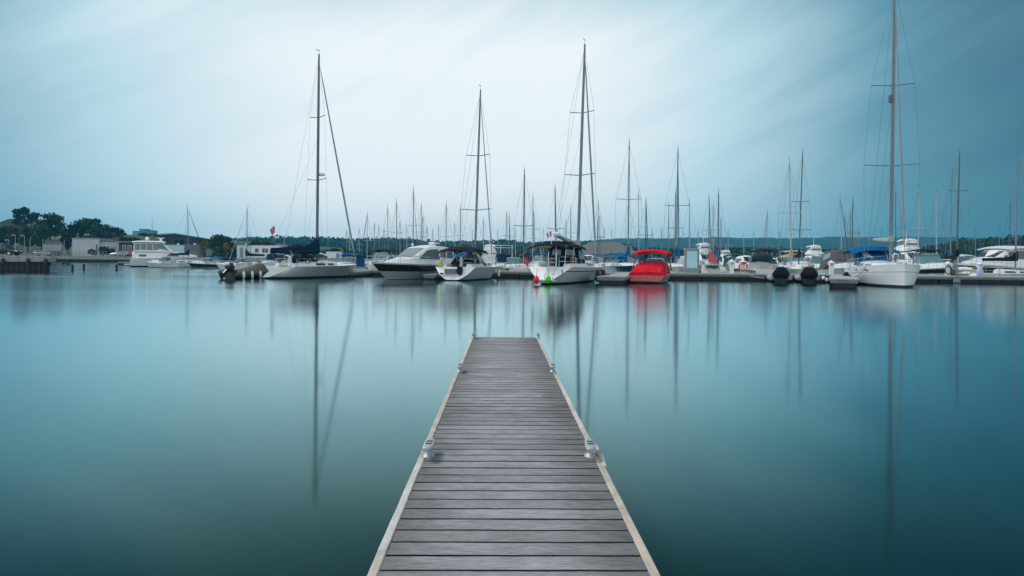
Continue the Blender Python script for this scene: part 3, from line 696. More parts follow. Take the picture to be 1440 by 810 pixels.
def rig(t, L, B, sh, base, top, nspr=1, sprf=None, boomz=None, boomL=.36, cover=None, furl=None, r=.09, wr=.012, mm=alu, back=True, bowx=None, sternx=None, spw=None, jack=True, cover_h=.55, coverstyle='full', boom_dz=0., vane=True, radar=None, forestay_to=.97, coverrise=.6, boom_r=.075):
    base, top = Vector(base), Vector(top); d = top - base; H = d.length
    at = lambda f: base + d * f
    ms = MB().tube([base, at(.5), at(.85), top], [r, r, r * .85, r * .6], 8).build('mast', mm, t, smooth=50)
    bowx = L * .49 if bowx is None else bowx; sternx = -L * .47 if sternx is None else sternx
    zb = sh(bowx)[1] + .05; zs = sh(sternx)[1] + .05
    ch = sh(base.x - .15); spw = spw or min(ch[0] * .85, .11 * H)
    fr = sprf or ([.5] if nspr == 1 else [.36, .68])
    tips = []
    for f in fr:
        p = at(f); q = [p + Vector((-.12, s * spw * (1 if f < .55 else .78), .02 * H * .3)) for s in (-1, 1)]; tips.append(q)
        MB().tube([q[0], p, q[1]], .035 if r > .06 else .025, 5).build('spreader', mm, ms)
    for i, s in enumerate((-1, 1)):
        pl = Vector((base.x - .15, s * ch[0] * .93, ch[1]))
        MB().tube([pl] + [q[i] for q in tips] + [at(.975)], wr, 4).build('shroud', wire, t)
        MB().tube([pl + Vector((-.35, 0, 0)), at(fr[0] - .02)], wr * .9, 4).build('shroud', wire, t)
    fs_ = [(bowx, 0, zb), tuple(at(forestay_to))]
    if furl:
        v0, v1 = Vector(fs_[0]), Vector(fs_[1]); q = [v0 + (v1 - v0) * f for f in (0, .04, .1, .5, .9, .97, 1)]
        MB().tube(q, [wr, wr, furl[0], furl[0] * .9, furl[0] * .55, wr, wr], 7).build('furled_jib', furl[1], t, smooth=50)
    else: MB().tube(fs_, wr, 4).build('forestay', wire, t)
    if back: MB().tube([(sternx, 0, zs), tuple(at(.995))], wr, 4).build('backstay', wire, t)
    if boomz is not None:
        b0 = at((boomz - base.z) / d.z); bl = boomL * L; b1 = b0 + Vector((-bl, 0, boom_dz))
        bm = MB().tube([b0, b1], boom_r, 8).build('boom', mm if mm is not alud else alud, t, smooth=50)
        if cover:
            secs = []
            for i in range(9):
                f = i / 8; p = b0 + (b1 - b0) * f; hgt = cover_h * (1 - .55 * f) + (coverrise * (1 - f * 5.5) ** 2 if f < .18 else (coverrise * .0)); hgt += (.35 * coverrise * max(0, 1 - f * 2.6) ** 2); w_ = .20 * (1 - .35 * f)
                jit = rng.uniform(-.02, .02)
                secs.append([p + Vector((.14 if i == 0 else 0, y * w_, z)) for y, z in ((0, -.16), (1, -.06), (.95, hgt * .35 + jit), (.35, hgt * .9), (0, hgt), (-.35, hgt * .9), (-.95, hgt * .35 - jit), (-1, -.06))])
            MB().loft(secs, ring=True).build('sail_cover', cover, bm, smooth=50)
        if jack: MB().tube([b1, at(.6)], wr * .8, 4).build('topping_lift', wire, t)
    if vane:
        m = MB().tube([top, top + Vector((0, 0, .35))], .012, 4); m.box(top + Vector((-.15, 0, .3)), (.42, .02, .05)); m.build('wind_vane', alud, ms)
    if radar:
        p = at(radar); MB().lathe([(.05, -.12), (.28, -.1), (.3, 0), (.26, .1), (.05, .14)], p + Vector((.42, 0, 0)), 12).build('radar_dome', whitep, ms, smooth=40)
    return ms, at
def cabin_trunk(t, L, B, sh, x0, x1, h0, h1, w_=.62, m=white, wins=((.1, .42), (.52, .8)), wm=glass):
    secs = []
    for f in (0, .03, .25, .5, .75, .93, 1.):
        x = x0 + (x1 - x0) * f; y, z = sh(x); hh = h0 + (h1 - h0) * f
        if f in (0, 1.): hh *= .82 if f == 0 else .12
        secs.append((x, max(.12, min(y - .3, B / 2 * w_ * (1 - .35 * f ** 2))), z - .06, z + hh))
    house(t, 'coachroof', secs, m)
    for a, b_ in wins: side_window(t, secs, x0 + (x1 - x0) * a, x0 + (x1 - x0) * b_, .30, .68, wm, slant=.12)
    return secs
def wheel(t, x, z, y=0, r=.45):
    w_ = MB().tube([(x, y + r * math.cos(k * math.pi / 8), z + r * math.sin(k * math.pi / 8)) for k in range(16)], .018, 5, closed=True)
    for k in range(3): a = k * math.pi / 3; w_.tube([(x, y - r * math.cos(a), z - r * math.sin(a)), (x, y + r * math.cos(a), z + r * math.sin(a))], .012, 4)
    w_.build('steering_wheel', steel, t); MB().lathe([(.16, 0), (.12, .3), (.14, .8), (.06, .95)], (x + .14, y, z - .95), 8).build('pedestal', white, t, smooth=40)
def cockpit(t, L, sh, x0, x1, B):
    # raised coamings round a sunken well: two long benches and a sole
    y, z = sh((x0 + x1) / 2)
    for s in (-1, 1): MB().box(((x0 + x1) / 2, s * (y * .62), z + .11), (x1 - x0, y * .28, .30), taper=.9).build('coaming', white, t)
    MB().box(((x0 + x1) / 2, 0, z - .01), (x1 - x0 - .1, y * .95, .06)).build('cockpit_sole', teak, t)

# --- tall silver sloop, stern to the left
def sloop_silver():
    st, bw = P(372, 53.8), P(499, 62.6); c, rz, L = rot_frame(st, bw); L += .5; B = 3.3
    t = thing('sailboat', 'silver grey racing sloop with navy sail cover and tall mast, stern facing left', 'sailboat', c, rz, 'sailboats in the front row')
    sh, _ = hull(t, L, B, .98, 1.12, tw=.62, srake=2.3, brake=1.1, mats=(greyg, anti, greyg), boot=.16, band=.04, lift=.10, e0=.4, dip=.02, camber=.1, deckmat=white)
    cabin_trunk(t, L, B, sh, -1.0, 2.4, .42, .30, wins=((.12, .46), (.55, .8)))
    cockpit(t, L, sh, -3.1, -1.05, B); wheel(t, -2.7, 1.85)
    pm = to_local(t, P(449.3, 58.4)); yb = .0
    base = (pm.x, 0, 1.0); tp = to_local(t, W(448.6, 76, 58.4)); 
    rig(t, L, B, sh, base, (tp.x, tp.y, tp.z), 2, [.405, .70], boomz=2.18, boomL=.46, cover=navyc, furl=(.085, mat('furled_grey_sail', (.27, .33, .38), .8)), r=.115, wr=.009, mm=mat('blue_grey_mast', (.10, .14, .17), .4, metal=.3), cover_h=.62, coverrise=.75, radar=.435, spw=1.12, sternx=-L * .5 + 1.9)
    rail(t, 'lifeline', sh, -2.9, 4.3, .62, 6, r=.014)
    tubes(t, 'pushpit', [[(-2.9, -1.05, 1.6), (-3.2, -.9, 1.62), (-3.3, 0, 1.62), (-3.2, .9, 1.62), (-2.9, 1.05, 1.6)], [(-3.2, -.9, .95), (-3.2, -.9, 1.62)], [(-3.2, .9, .95), (-3.2, .9, 1.62)]], .02, steel)
    tubes(t, 'pulpit', [[(4.2, -.55, 1.1), (4.4, -.5, 1.75), (5.2, 0, 1.78), (4.4, .5, 1.75), (4.2, .55, 1.1)], [(5.05, 0, 1.1), (5.2, 0, 1.78)]], .02, steel)
    m = MB()
    canopy(t, 'sprayhood', -1.5, -.3, 1.7, 2.02, blackc, sag=.55, fs=.3)
    MB().ell((-2.85, -.95, 1.55), (.36, .14, .38)).build('horseshoe_buoy', navyc, t, smooth=60)
    canopy(t, 'cockpit_awning', -.2, 1.0, 1.4, 2.05, greenc, sag=.25, fs=.1)
    for s, x in ((-1, -1.7), (1, -1.7)): MB().lathe([(.11, 0), (.13, .05), (.08, .12), (.11, .2), (.1, .24)], (x, s * 1.15, 1.22), 10).build('winch', steel, t, smooth=40)
    f = at_flag = None
    return t
sb1 = sloop_silver()
def flag(label, pos, w_, h, m, rz=0., droop=.3, emblem=False, name='flag', pole=0.):
    t = thing(name, label, 'flag', pos, rz)
    secs = []
    for i in range(7):
        f = i / 6; x = f * w_; y = .08 * math.sin(f * 7) * (f + .2); z = -droop * f * f * w_
        secs.append([(x, y, z), (x - .12 * droop * f, y + .03, z - h * .5), (x - .2 * droop * f, y, z - h)])
    def cloth(a, b_, mm, nm): MB().loft(secs[a:b_ + 1], caps=False).build(nm, mm, t, smooth=60)
    if emblem:
        cloth(0, 2, m, 'red_band'); cloth(2, 4, white, 'white_band'); cloth(4, 6, m, 'red_band')
        c = [(math.cos(k * math.pi / 5 + math.pi / 2) * (.22 if k % 2 == 0 else .09) * h, math.sin(k * math.pi / 5 + math.pi / 2) * (.24 if k % 2 == 0 else .1) * h) for k in range(10)]
        x0, y0, z0 = secs[3][1]
        MB().add([(x0 + a, y0 - .05, z0 + b_) for a, b_ in c] + [(x0 + a, y0 - .02, z0 + b_) for a, b_ in c], [tuple(range(10)), tuple(reversed(range(10, 20)))] + [(k, k + 10, (k + 1) % 10 + 10, (k + 1) % 10) for k in range(10)]).build('leaf_emblem', m, t)
    else: cloth(0, 6, m, 'cloth')
    if pole: MB().tube([(0, 0, .1), (-.02, 0, -pole)], .018, 6).build('flag_pole', whitep, t)
    return t
flagred = mat('red_flag_cloth', (.48, .06, .08), .8)
pf = W(386.6, 318, 54.2); flag('small red flag streaming from the backstay of the silver racing sloop', pf, .38, .5, mat('faded_red_cloth', (.50, .16, .18), .8), R(200), .9)

# --- grey canvas covered inflatable with outboard
def outboard(label, loc, rz, m, sc_=1., tilt=0., cover=False, group='outboard motors'):
    return None
def rib(label, stern, bow, B, tubem, cov, outb=True, tilt=R(40), group='inflatables by the pontoon', fenders=0, cover_h=.75, motor_cover=False):
    c, rz, L = rot_frame(stern, bow); t = thing('inflatable_boat', label, 'inflatable boat', c, rz, group)
    r = .25
    for s in (-1, 1):
        MB().tube([(-L / 2, s * (B / 2 - r), .34), (-L / 2 + .3, s * (B / 2 - r), .34), (L * .15, s * (B / 2 - r), .36), (L * .38, s * (B / 2 - r) * .62, .45), (L / 2 - .1, s * .08, .56)], [r * .5, r, r, r * .95, r * .8], 12).build('tube', tubem, t, smooth=60)
    secs = [[(x, -w_, z), (x, 0, -.25 + .3 * max(0, x / L)), (x, w_, z)] for x, w_, z in ((-L / 2 + .15, B / 2 - .3, .2), (L * .15, B / 2 - .3, .22), (L * .42, .15, .4))]
    MB().loft(secs, ring=True).build('floor', black, t, smooth=40)
    MB().box((-L / 2 + .2, 0, .42), (.07, B - .75, .55)).build('transom', black, t)
    if cov:
        q = []
        for x, h, w_ in ((-L / 2 + .3, .60, .9), (-L * .25, .74, .95), (0, cover_h - .12, .95), (L * .22, cover_h + .12, .9), (L * .38, cover_h + .16, .7), (L * .49, .66, .14)):
            w_ *= B / 2; q.append([(x, -w_, .42), (x, -w_ * .9, .55), (x, -w_ * .4, .42 + (h - .42) * .8 + rng.uniform(-.02, .02)), (x, 0, h), (x, w_ * .4, .42 + (h - .42) * .8), (x, w_ * .9, .55), (x, w_, .42)])
        MB().loft(q, ring=True).build('boat_cover', cov, t, smooth=45)
    for k in range(fenders):
        MB().lathe([(.03, -.3), (.10, -.24), (.11, 0), (.1, .22), (.03, .3)], (-L / 2 + .5 + k * L * .22, -B / 2 - .06, .3), 10).build('fender', offw, t, smooth=50)
    if outb:
        mt = Matrix.Rotation(tilt, 4, 'Y'); o = Vector((-L / 2 - .02, 0, .72)); tr = lambda p: o + mt @ Vector(p)
        w1 = .24 if not motor_cover else .58
        secs = [[tr((x, y, z)) for x, y in ((-.30 * k, -w1 * k), (.24 * k, -w1 * k), (.3 * k, 0), (.24 * k, w1 * k), (-.3 * k, w1 * k), (-.4 * k, 0))] for z, k in (((-.02, .8), (.1, 1.0), (.38, .98), (.55, .78), (.62, .4)) if not motor_cover else ((-.36, .55), (-.26, .92), (-.1, 1.15), (.02, 1.12), (.25, .86), (.48, .62), (.58, .32)))]
        MB().loft(secs, ring=True).build('outboard_cowling', blackc if motor_cover else black, t, smooth=45)
        m = MB(); secs = [[tr((x, y, z)) for x, y in ((-.16, -.06), (.1, -.07), (.1, .07), (-.16, .06))] for z in (0, -.45, -.75)]
        m.loft(secs, ring=True); secs = [[tr((x, y, z)) for x, y in ((-.25, -.02), (.12, -.03), (.12, .03), (-.25, .02))] for z in (-.62, -1.05)]
        m.loft(secs, ring=True); m.lathe([(.02, -.3), (.07, -.2), (.07, .15), (.02, .25)], (0, 0, 0), 8, ax='x')
        for i in range(len(m.v) - 32, len(m.v)): m.v[i] = tuple(tr(Vector(m.v[i]) + Vector((-.03, 0, -.88))))
        m.build('outboard_leg', black, t)
        MB().lathe([(.03, 0), (.2, .02), (.2, .04), (.03, .06)], tr((-.38, 0, -.88)), 6, ax='x').build('propeller', black, t)
    return t
rib('dark inflatable under a peaked grey cover with outboard tilted up, left of silver sloop', P(321, 53.6), P(374, 58.0), 2.0, mat('dark_grey_tube', (.055, .06, .065), .55), greyc, fenders=3, tilt=R(52), cover_h=1.05)
rib('grey inflatable with a black covered outboard, left one of the pair', P(1098, 57.0), P(1092, 61.2), 1.9, mat('pale_grey_tube', (.30, .32, .34), .5), None, tilt=0, motor_cover=True)
rib('grey inflatable with a black covered outboard, right one beside the finger pontoon', P(1137.5, 56.8), P(1131, 60.9), 1.9, mat('pale_grey_tube', (.30, .32, .34), .5), None, tilt=0, motor_cover=True)

# --- dark hulled motor cruiser
def cruiser_dark():
    bw, st = P(526, 53.5), P(631, 63.0); c, rz, L = rot_frame(st, bw); L += .6; B = 3.4
    t = thing('motor_cruiser', 'white hardtop motor cruiser with a black band along its hull, bow towards the water', 'motorboat', c, rz, 'motorboats in the front row')
    sh, _ = hull(t, L, B, 1.15, 1.38, tw=.9, srake=.0, brake=2.1, mats=(greyg, anti, white), boot=.05, band=.05, bandtop=(.50, .93, brownblack), capm=white, e0=.3, e1=.75, dip=.0, fullness=2.6, deckmat=white)
    L2 = L / 2
    fd = [(-.2, 1.32, 1.2, 1.95), (.6, 1.28, 1.2, 1.86), (1.8, 1.05, 1.22, 1.72), (3.0, .7, 1.25, 1.58), (3.9, .3, 1.3, 1.44), (4.2, .1, 1.32, 1.38)]
    house(t, 'foredeck', fd, white)
    hs = [(-4.1, 1.5, 1.1, 2.72), (-3.2, 1.52, 1.1, 2.82), (-1.8, 1.48, 1.15, 2.86), (-.8, 1.36, 1.2, 2.80), (-.2, 1.28, 1.3, 2.66), (1.55, 1.0, 1.55, 1.80)]
    house(t, 'wheelhouse', hs, white)
    # windscreen: three raked panels
    def roof(x, f):
        for a, b_ in zip(hs, hs[1:]):
            if a[0] <= x <= b_[0]:
                s = (x - a[0]) / (b_[0] - a[0]); w_ = a[1] + (b_[1] - a[1]) * s; z0 = a[2] + (b_[2] - a[2]) * s; z1 = a[3] + (b_[3] - a[3]) * s; d = z1 - z0
                return Vector((x, w_ * .70 * f, z0 + d * .96 + (1 - abs(f)) * d * .05))
    for f0, f1 in ((-1, -.04), (.04, 1)):
        q = [roof(-.1, f0), roof(-.1, f1), roof(1.5, f1), roof(1.5, f0)]
        MB().patch(q[::-1], .03, .045).build('windscreen', shade, t)
    side_window(t, hs, -1.75, 1.0, .30, .82, mat('grey_screened_glass', (.10, .13, .15), .2), slant=1.25, off=.03)
    side_window(t, hs, -2.75, -1.85, .40, .80, mat('teal_glass', (.10, .20, .23), .12), slant=.1)
    side_window(t, hs, -3.9, -2.85, .40, .80, mat('grey_screened_glass', (.10, .13, .15), .2), slant=.1)
    rail(t, 'bow_rail', sh, -.6, L2 - .25, .62, 6, r=.02)
    m = MB().lathe([(.25, 0), (.22, .05), (.30, .1), (.31, .22), (.1, .3)], (-2.3, .2, 2.9), 12).build('radar_dome', white, t, smooth=40)
    MB().box((-2.9, 0, 3.08), (.12, 1.1, .08)).build('radar_scanner', white, t); MB().box((-2.9, 0, 2.95), (.25, .3, .22)).build('scanner_base', white, t)
    MB().lathe([(.1, 0), (.12, .12), (.04, .2)], (-.5, -.6, 2.83), 10).build('horn_light', white, t, smooth=40)
    MB().tube([(L2 - .9, 0, 1.45), (L2 + .1, 0, 1.40)], .05, 6).build('anchor_roller', steel, t)
    MB().lathe([(.1, 0), (.14, .1), (.08, .2), (.12, .28)], (L2 - 1.4, 0, 1.42), 10).build('windlass', steel, t, smooth=40)
    MB().ell((.9, 1.05, 1.9), (.17, .17, .28)).build('stowed_fender', white, t, smooth=60)
    MB().box((-L2 - .35, 0, .35), (1.0, B * .82, .12)).build('swim_platform', teak, t)
    for x in (2.4, 1.7): MB().box((x, 0, 1.72 - (x - 1.7) * .15), (.5, .5, .05)).build('hatch', glass, t)
    return t
cruiser_dark()

# --- white sloop with black bimini, stern to the viewer
def transom_detail(t, sx, B, h):
    pass
def sloop_bimini():
    st, bw = P(635, 52.9), P(693, 62.2); c, rz, L = rot_frame(st, bw); B = 3.55
    t = thing('sailboat', 'white cruising sloop with open stern and black bimini beside the black banded cruiser', 'sailboat', c, rz, 'sailboats in the front row')
    sh, secs = hull(t, L, B, 1.08, 1.25, tw=.94, srake=.75, brake=.5, mats=(white, anti, offw), boot=.1, band=.1, dip=.06, e0=.42, lift=.05, camber=.08, deckmat=white)
    L2 = L / 2; xs = -L2 + .75
    cabin_trunk(t, L, B, sh, -1.1, 2.9, .55, .28, wins=((.05, .42), (.48, .78)))
    cockpit(t, L, sh, xs + .15, -1.15, B); wheel(t, xs + 1.1, 2.0)
    # stern: walk through recess, steps, platform
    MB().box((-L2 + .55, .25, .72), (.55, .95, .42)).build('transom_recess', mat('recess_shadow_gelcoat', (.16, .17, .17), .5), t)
    MB().box((-L2 + .42, .2, .46), (.5, 1.5, .07)).build('boarding_step', offw, t)
    MB().box((-L2 + .35, -.55, .78), (.3, .36, .62)).build('step_cover', navyc, t)
    MB().box((-L2 + .16, .0, .22), (.03, .55, .06)).build('exhaust_plate', greyp, t)
    MB().box((-L2 + .28, .95, .55), (.06, .24, .14)).build('shower_box', black, t)
    canopy(t, 'bimini_top', -L2 + .5, -.5, 2.9, 2.72, blackc, sag=.28, fs=.28, th=.07)
    tubes(t, 'bimini_frame', [[(x0, s * 1.25, 1.1), (x1, s * 1.4, 2.45)] for s in (-1, 1) for x0, x1 in ((-2.4, -L2 + .7), (-2.4, -.8))], .02, steel)
    canopy(t, 'sprayhood', -1.3, .1, 2.1, 2.2, clearv, sag=.7, fs=.35)
    MB().tube([(-1.25, -1.05, 1.55), (-1.3, -.75, 2.05), (-1.3, 0, 2.2), (-1.3, .75, 2.05), (-1.25, 1.05, 1.55)], .03, 6).build('sprayhood_frame', steel, t)
    MB().box((-2.2, .2, 1.55), (1.5, 1.5, .55), taper=.6).build('cockpit_cover', blackc, t)
    MB().box((-1.5, -.7, 1.45), (.6, .5, .35), taper=.8).build('cushion', navyc, t)
    tubes(t, 'pushpit', [[(xs + .9, s * 1.3, 1.1), (xs + .9, s * 1.3, 1.7), (xs + .15, s * 1.28, 1.72), (xs + .1, s * .55, 1.72), (xs + .1, s * .55, 1.1)] for s in (-1, 1)] + [[(xs + .9, s * 1.3, 1.4), (xs + .15, s * 1.28, 1.4), (xs + .1, s * .55, 1.4)] for s in (-1, 1)], .022, steel)
    rail(t, 'lifeline', sh, xs + 1.2, L2 - .9, .6, 5, r=.013)
    tubes(t, 'pulpit', [[(L2 - .9, -.6, 1.2), (L2 - .8, -.58, 1.85), (L2 - .05, 0, 1.9), (L2 - .8, .58, 1.85), (L2 - .9, .6, 1.2)]], .02, steel)
    D = 57.6; pm = to_local(t, P(673, D)); tp = to_local(t, W(675.8, 126, D))
    rig(t, L, B, sh, (pm.x, 0, 1.5), (tp.x, tp.y, tp.z), 2, [.30, .615], boomz=2.95, boomL=.33, cover=None, furl=(.055, alul), r=.10, wr=.009, mm=mat('mid_grey_mast', (.17, .22, .25), .4, metal=.3), sternx=xs + .1, spw=1.35, jack=True)
    MB().lathe([(.03, -.3), (.10, -.24), (.11, 0), (.1, .22), (.03, .3)], (1.0, -B / 2 - .1, .55), 10).build('fender', white, t, smooth=50)
    for x in (2.0, 3.0): MB().lathe([(.03, -.4), (.11, -.34), (.12, 0), (.11, .3), (.03, .4)], (x, -sh(x)[0] - .1, .65), 10).build('fender', mat('pinkish_fender', (.50, .32, .30), .5), t, smooth=50)
    MB().lathe([(.2, 0), (.21, .1), (.2, .45), (.16, .5)], (xs + .1, 1.35, 1.1), 12).build('bucket', yellow, t, smooth=40)
    return t
sloop_bimini()
flag('folded red ensign hanging under the black bimini of the white sloop', W(624.5, 350, 55), .25, .6, flagred, R(60), 1.6)

# --- white centre cockpit sailboat with pink and green stern fenders
def sloop_fenders():
    st, bw = P(764.5, 46.9), P(838, 57.6); c, rz, L = rot_frame(st, bw); B = 4.0; L += .4
    t = thing('sailboat', 'white sailboat with canvas cockpit enclosure and stern ladder, pink and green buoys at its stern', 'sailboat', c, rz, 'sailboats in the front row')
    sh, secs = hull(t, L, B, 1.22, 1.3, tw=.80, srake=1.35, brake=.9, mats=(white, anti, white), boot=.12, band=.06, dip=.06, e0=.66, lift=.06, camber=.08, deckmat=white, bandtop=(.72, .77, navy))
    L2 = L / 2; xs = -L2 + 1.35
    cabin_trunk(t, L, B, sh, -.6, 3.1, .5, .28, wins=((.05, .3), (.36, .58), (.64, .84)))
    cockpit(t, L, sh, xs + .1, -.65, B)
    # enclosure
    canopy(t, 'bimini_top', xs - .5, -1.1, 2.95, 3.0, blackc, sag=.3, fs=.22, th=.08)
    canopy(t, 'bimini_valance', xs - .35, -1.15, 2.8, 2.9, tanc, sag=.25, fs=.1, th=.05)
    canopy(t, 'solar_cover', xs + .1, -1.6, 1.6, 3.08, greyc, sag=.05, fs=.05, th=.05)
    tubes(t, 'bimini_frame', [[(x, s * 1.15, 1.2), (x, s * 1.3, 2.72)] for s in (-1, 1) for x in (xs - .2, xs + 1.4, -1.3)], .025, steel)
    es = [(-2.0, 1.28, 1.2, 2.75), (-1.3, 1.3, 1.2, 2.8), (-.6, 1.2, 1.25, 2.62), (.35, 1.0, 1.3, 1.9)]
    house(t, 'cockpit_enclosure', es, navyc, 30)
    for a, b_ in ((-1.95, -1.35), (-1.25, -.65), (-.55, .0)): side_window(t, es, a, b_, .38, .78, clearv, slant=.08, name='vinyl_window')
    q = [(-2.03, .2, 2.05), (-2.03, .95, 2.05), (-2.03, .82, 2.45), (-2.03, .2, 2.5)]
    MB().patch(q, .02, .02).build('vinyl_window', clearv, t); MB().patch([(a, -b_, c_) for a, b_, c_ in q][::-1], .02, .02).build('vinyl_window', clearv, t)
    MB().box((-2.0, -.85, 1.55), (.35, .5, .6)).build('seat_locker', teak, t); MB().box((-2.1, .95, 1.5), (.3, .45, .5)).build('seat_locker', teak, t)
    # stern ladder and rails
    lx = -L2 - .02; lad = MB()
    for s in (-.02, -.62): lad.tube([(lx + .25, s, .25), (lx + .35, s, .6), (lx + 1.0, s, 1.25), (lx + 1.05, s, 2.25)], .03, 6)
    for k in range(6): z = .45 + k * .27; x = lx + .3 + min(.68, max(0, (z - .5)) * .95); lad.tube([(x, -.62, z), (x, -.02, z)], .022, 5)
    lad.build('stern_ladder', steel, t)
    tubes(t, 'pushpit', [[(xs + 1.4, s * 1.42, 1.25), (xs + 1.4, s * 1.42, 1.9), (xs + .1, s * 1.2, 1.92), (xs, s * .68, 1.92), (xs, s * .68, 1.2)] for s in (-1, 1)] + [[(xs + 1.4, s * 1.42, 1.6), (xs + .1, s * 1.2, 1.6), (xs, s * .68, 1.6)] for s in (-1, 1)], .022, steel)
    rail(t, 'lifeline', sh, xs + 1.5, L2 - 1.0, .6, 6, r=.014)
    tubes(t, 'pulpit', [[(L2 - 1.0, -.6, 1.25), (L2 - .9, -.58, 1.9), (L2, 0, 1.95), (L2 - .9, .58, 1.9), (L2 - 1., .6, 1.25)]], .02, steel)
    MB().box((-L2 + .12, -.2, .30), (.42, B * .34, .08)).build('swim_platform', offw, t)
    MB().tube([(xs + .1, -.8, 1.2), (-L2 + .72, -1.2, .75)], .03, 6).build('boathook', black, t)
    # radar pole
    D = 48.2; rp = to_local(t, W(782, 333, D)); rp0 = (rp.x, rp.y, 1.1); tp = to_local(t, W(780.8, 262, D))
    pole = MB().tube([rp0, (rp.x, rp.y, rp.z + .15)], .045, 7).build('radar_pole', alul, t)
    MB().lathe([(.06, -.16), (.26, -.12), (.30, 0), (.28, .08), (.1, .16)], (rp.x + .06, rp.y, rp.z + .2), 12).build('radar_dome', whitep, pole, smooth=40)
    MB().lathe([(.04, 0), (.1, .06), (.06, .16)], (rp.x + .06, rp.y, rp.z + .36), 8).build('antenna', greyp, pole)
    D = 53.2; pm = to_local(t, P(814.5, D)); tp = to_local(t, W(822.5, 62, D))
    rig(t, L, B, sh, (pm.x, 0, 1.5), (tp.x, tp.y, tp.z), 2, [.40, .685], boomz=2.75, boomL=.40, cover=mat('grey_sail', (.30, .33, .35), .8), furl=(.085, mat('furled_grey_sail', (.27, .33, .38), .8)), r=.12, wr=.009, mm=mat('mid_grey_mast', (.17, .22, .25), .4, metal=.3), sternx=xs, boom_dz=.75, cover_h=.30, coverrise=.35, spw=1.25)
    for x, nm in ((-.4, 0), (1.5, 1)): MB().lathe([(.05, -.45), (.17, -.36), (.18, 0), (.17, .34), (.05, .45)], (x, -sh(x)[0] - .17, .55), 10).build('fender', rubber, t, smooth=50)
    for x in (2.0, .9): MB().box((x, .2, 1.85), (.5, .5, .06)).build('hatch', glass, t)
    canopy(t, 'hatch_hood', 1.5, 2.3, .9, 2.15, navyc, sag=.3, fs=.2)
    return t, L
sf, Lf = sloop_fenders()
for px, py, m, lab in ((754.3, 393.5, neonr, 'pink red round buoy hanging at the stern of the white enclosed sailboat'), (770.8, 393.2, neong, 'bright green round buoy hanging at the stern of the white enclosed sailboat')):
    q = W(px, py, 46.3); t = thing('buoy_fender', lab, 'buoy', q, 0, 'stern buoys')
    MB().lathe([(.03, -.28), (.13, -.22), (.2, -.06), (.19, .08), (.10, .24), (.05, .29)], seg=14).build('ball', m, t, smooth=60)
    MB().tube([(0, 0, .3), (.05, .1, .75)], .015, 5).build('lanyard', rubber, t)
pf = W(775.2, 325, 47.5); flag('small red and white flag with a leaf above the dark bimini', (pf.x, pf.y, pf.z), .42, .38, flagred, R(205), .5, emblem=True, pole=1.0)

# --- red covered speedboat
def speed_red():
    st, bw = P(908, 51.2), P(931, 58.2); c, rz, L = rot_frame(st, bw); B = 2.75
    t = thing('speedboat', 'red canvas covered speedboat with a red tower top and white trimmed stern', 'motorboat', c, rz, 'motorboats in the front row')
    sh, _ = hull(t, L, B, .62, .95, tw=.95, srake=.12, brake=1.1, mats=(mat('silver_red_gelcoat', (.22, .20, .21), .3, var=.5, scale=2.2), anti, redg), boot=.08, band=.05, bandtop=(.35, .60, redg), capm=white, fullness=2.5, e0=.25)
    L2 = L / 2
    MB().box((-L2 + .04, 0, .36), (.1, B * .88, .22)).build('transom_band', mat('faded_red_gelcoat', (.50, .10, .08), .4), t)
    MB().box((-L2 - .28, 0, .22), (.62, B * .8, .09)).build('swim_platform', mat('faded_red_gelcoat', (.50, .10, .08), .4), t)
    q = []
    for x, h, w_ in ((-L2 + .05, .86, .94), (-L2 + .35, 1.08, .97), (-L2 + 1.0, 1.16, .96), (-L2 + 1.45, 1.56, .90), (-.7, 1.66, .88), (.3, 1.62, .86), (1.0, 1.42, .78), (1.9, 1.15, .6), (L2 - .3, .98, .2)):
        w_ *= B / 2; z0 = sh(x)[1] - .04
        q.append([(x, -w_ - .03, z0), (x, -w_ * .98, z0 + (h - z0) * .3), (x, -w_ * .84, z0 + (h - z0) * .82), (x, -w_ * .55, h - .015 + rng.uniform(-.015, .015)), (x, 0, h + .02), (x, w_ * .55, h - .015), (x, w_ * .84, z0 + (h - z0) * .82), (x, w_ * .98, z0 + (h - z0) * .3), (x, w_ + .03, z0)])
    MB().loft(q, ring=True).build('boat_cover', redc, t, smooth=38)
    seam = mat('red_seam', (.34, .005, .015), .8)
    for k in (1, 3, 5): MB().tube([(a, b_, c_ + .006) for a, b_, c_ in q[k]], .014, 5).build('cover_seam', seam, t)
    MB().tube([(a[4][0], 0, a[4][2] + .006) for a in q], .014, 5).build('cover_seam', seam, t)
    # tower
    for s in (-1, 1):
        MB().tube([(-L2 + 1.3, s * B * .47, .75), (-L2 + 1.8, s * B * .45, 1.5), (-L2 + 2.25, s * B * .43, 2.35)], .045, 7).build('tower_leg', alud, t, smooth=50)
        MB().tube([(.7, s * B * .45, .9), (-L2 + 3.0, s * B * .43, 2.35)], .045, 7).build('tower_leg', alud, t, smooth=50)
    canopy(t, 'tower_top', -L2 + 1.3, .6, B * .97, 2.62, redc, sag=.26, fs=.16, th=.10)
    MB().tube([(-L2 + .1, -.95, .6), (-L2 + .1, -.95, 1.2)], .012, 5).build('strap', greyp, t)
    return t
speed_red()

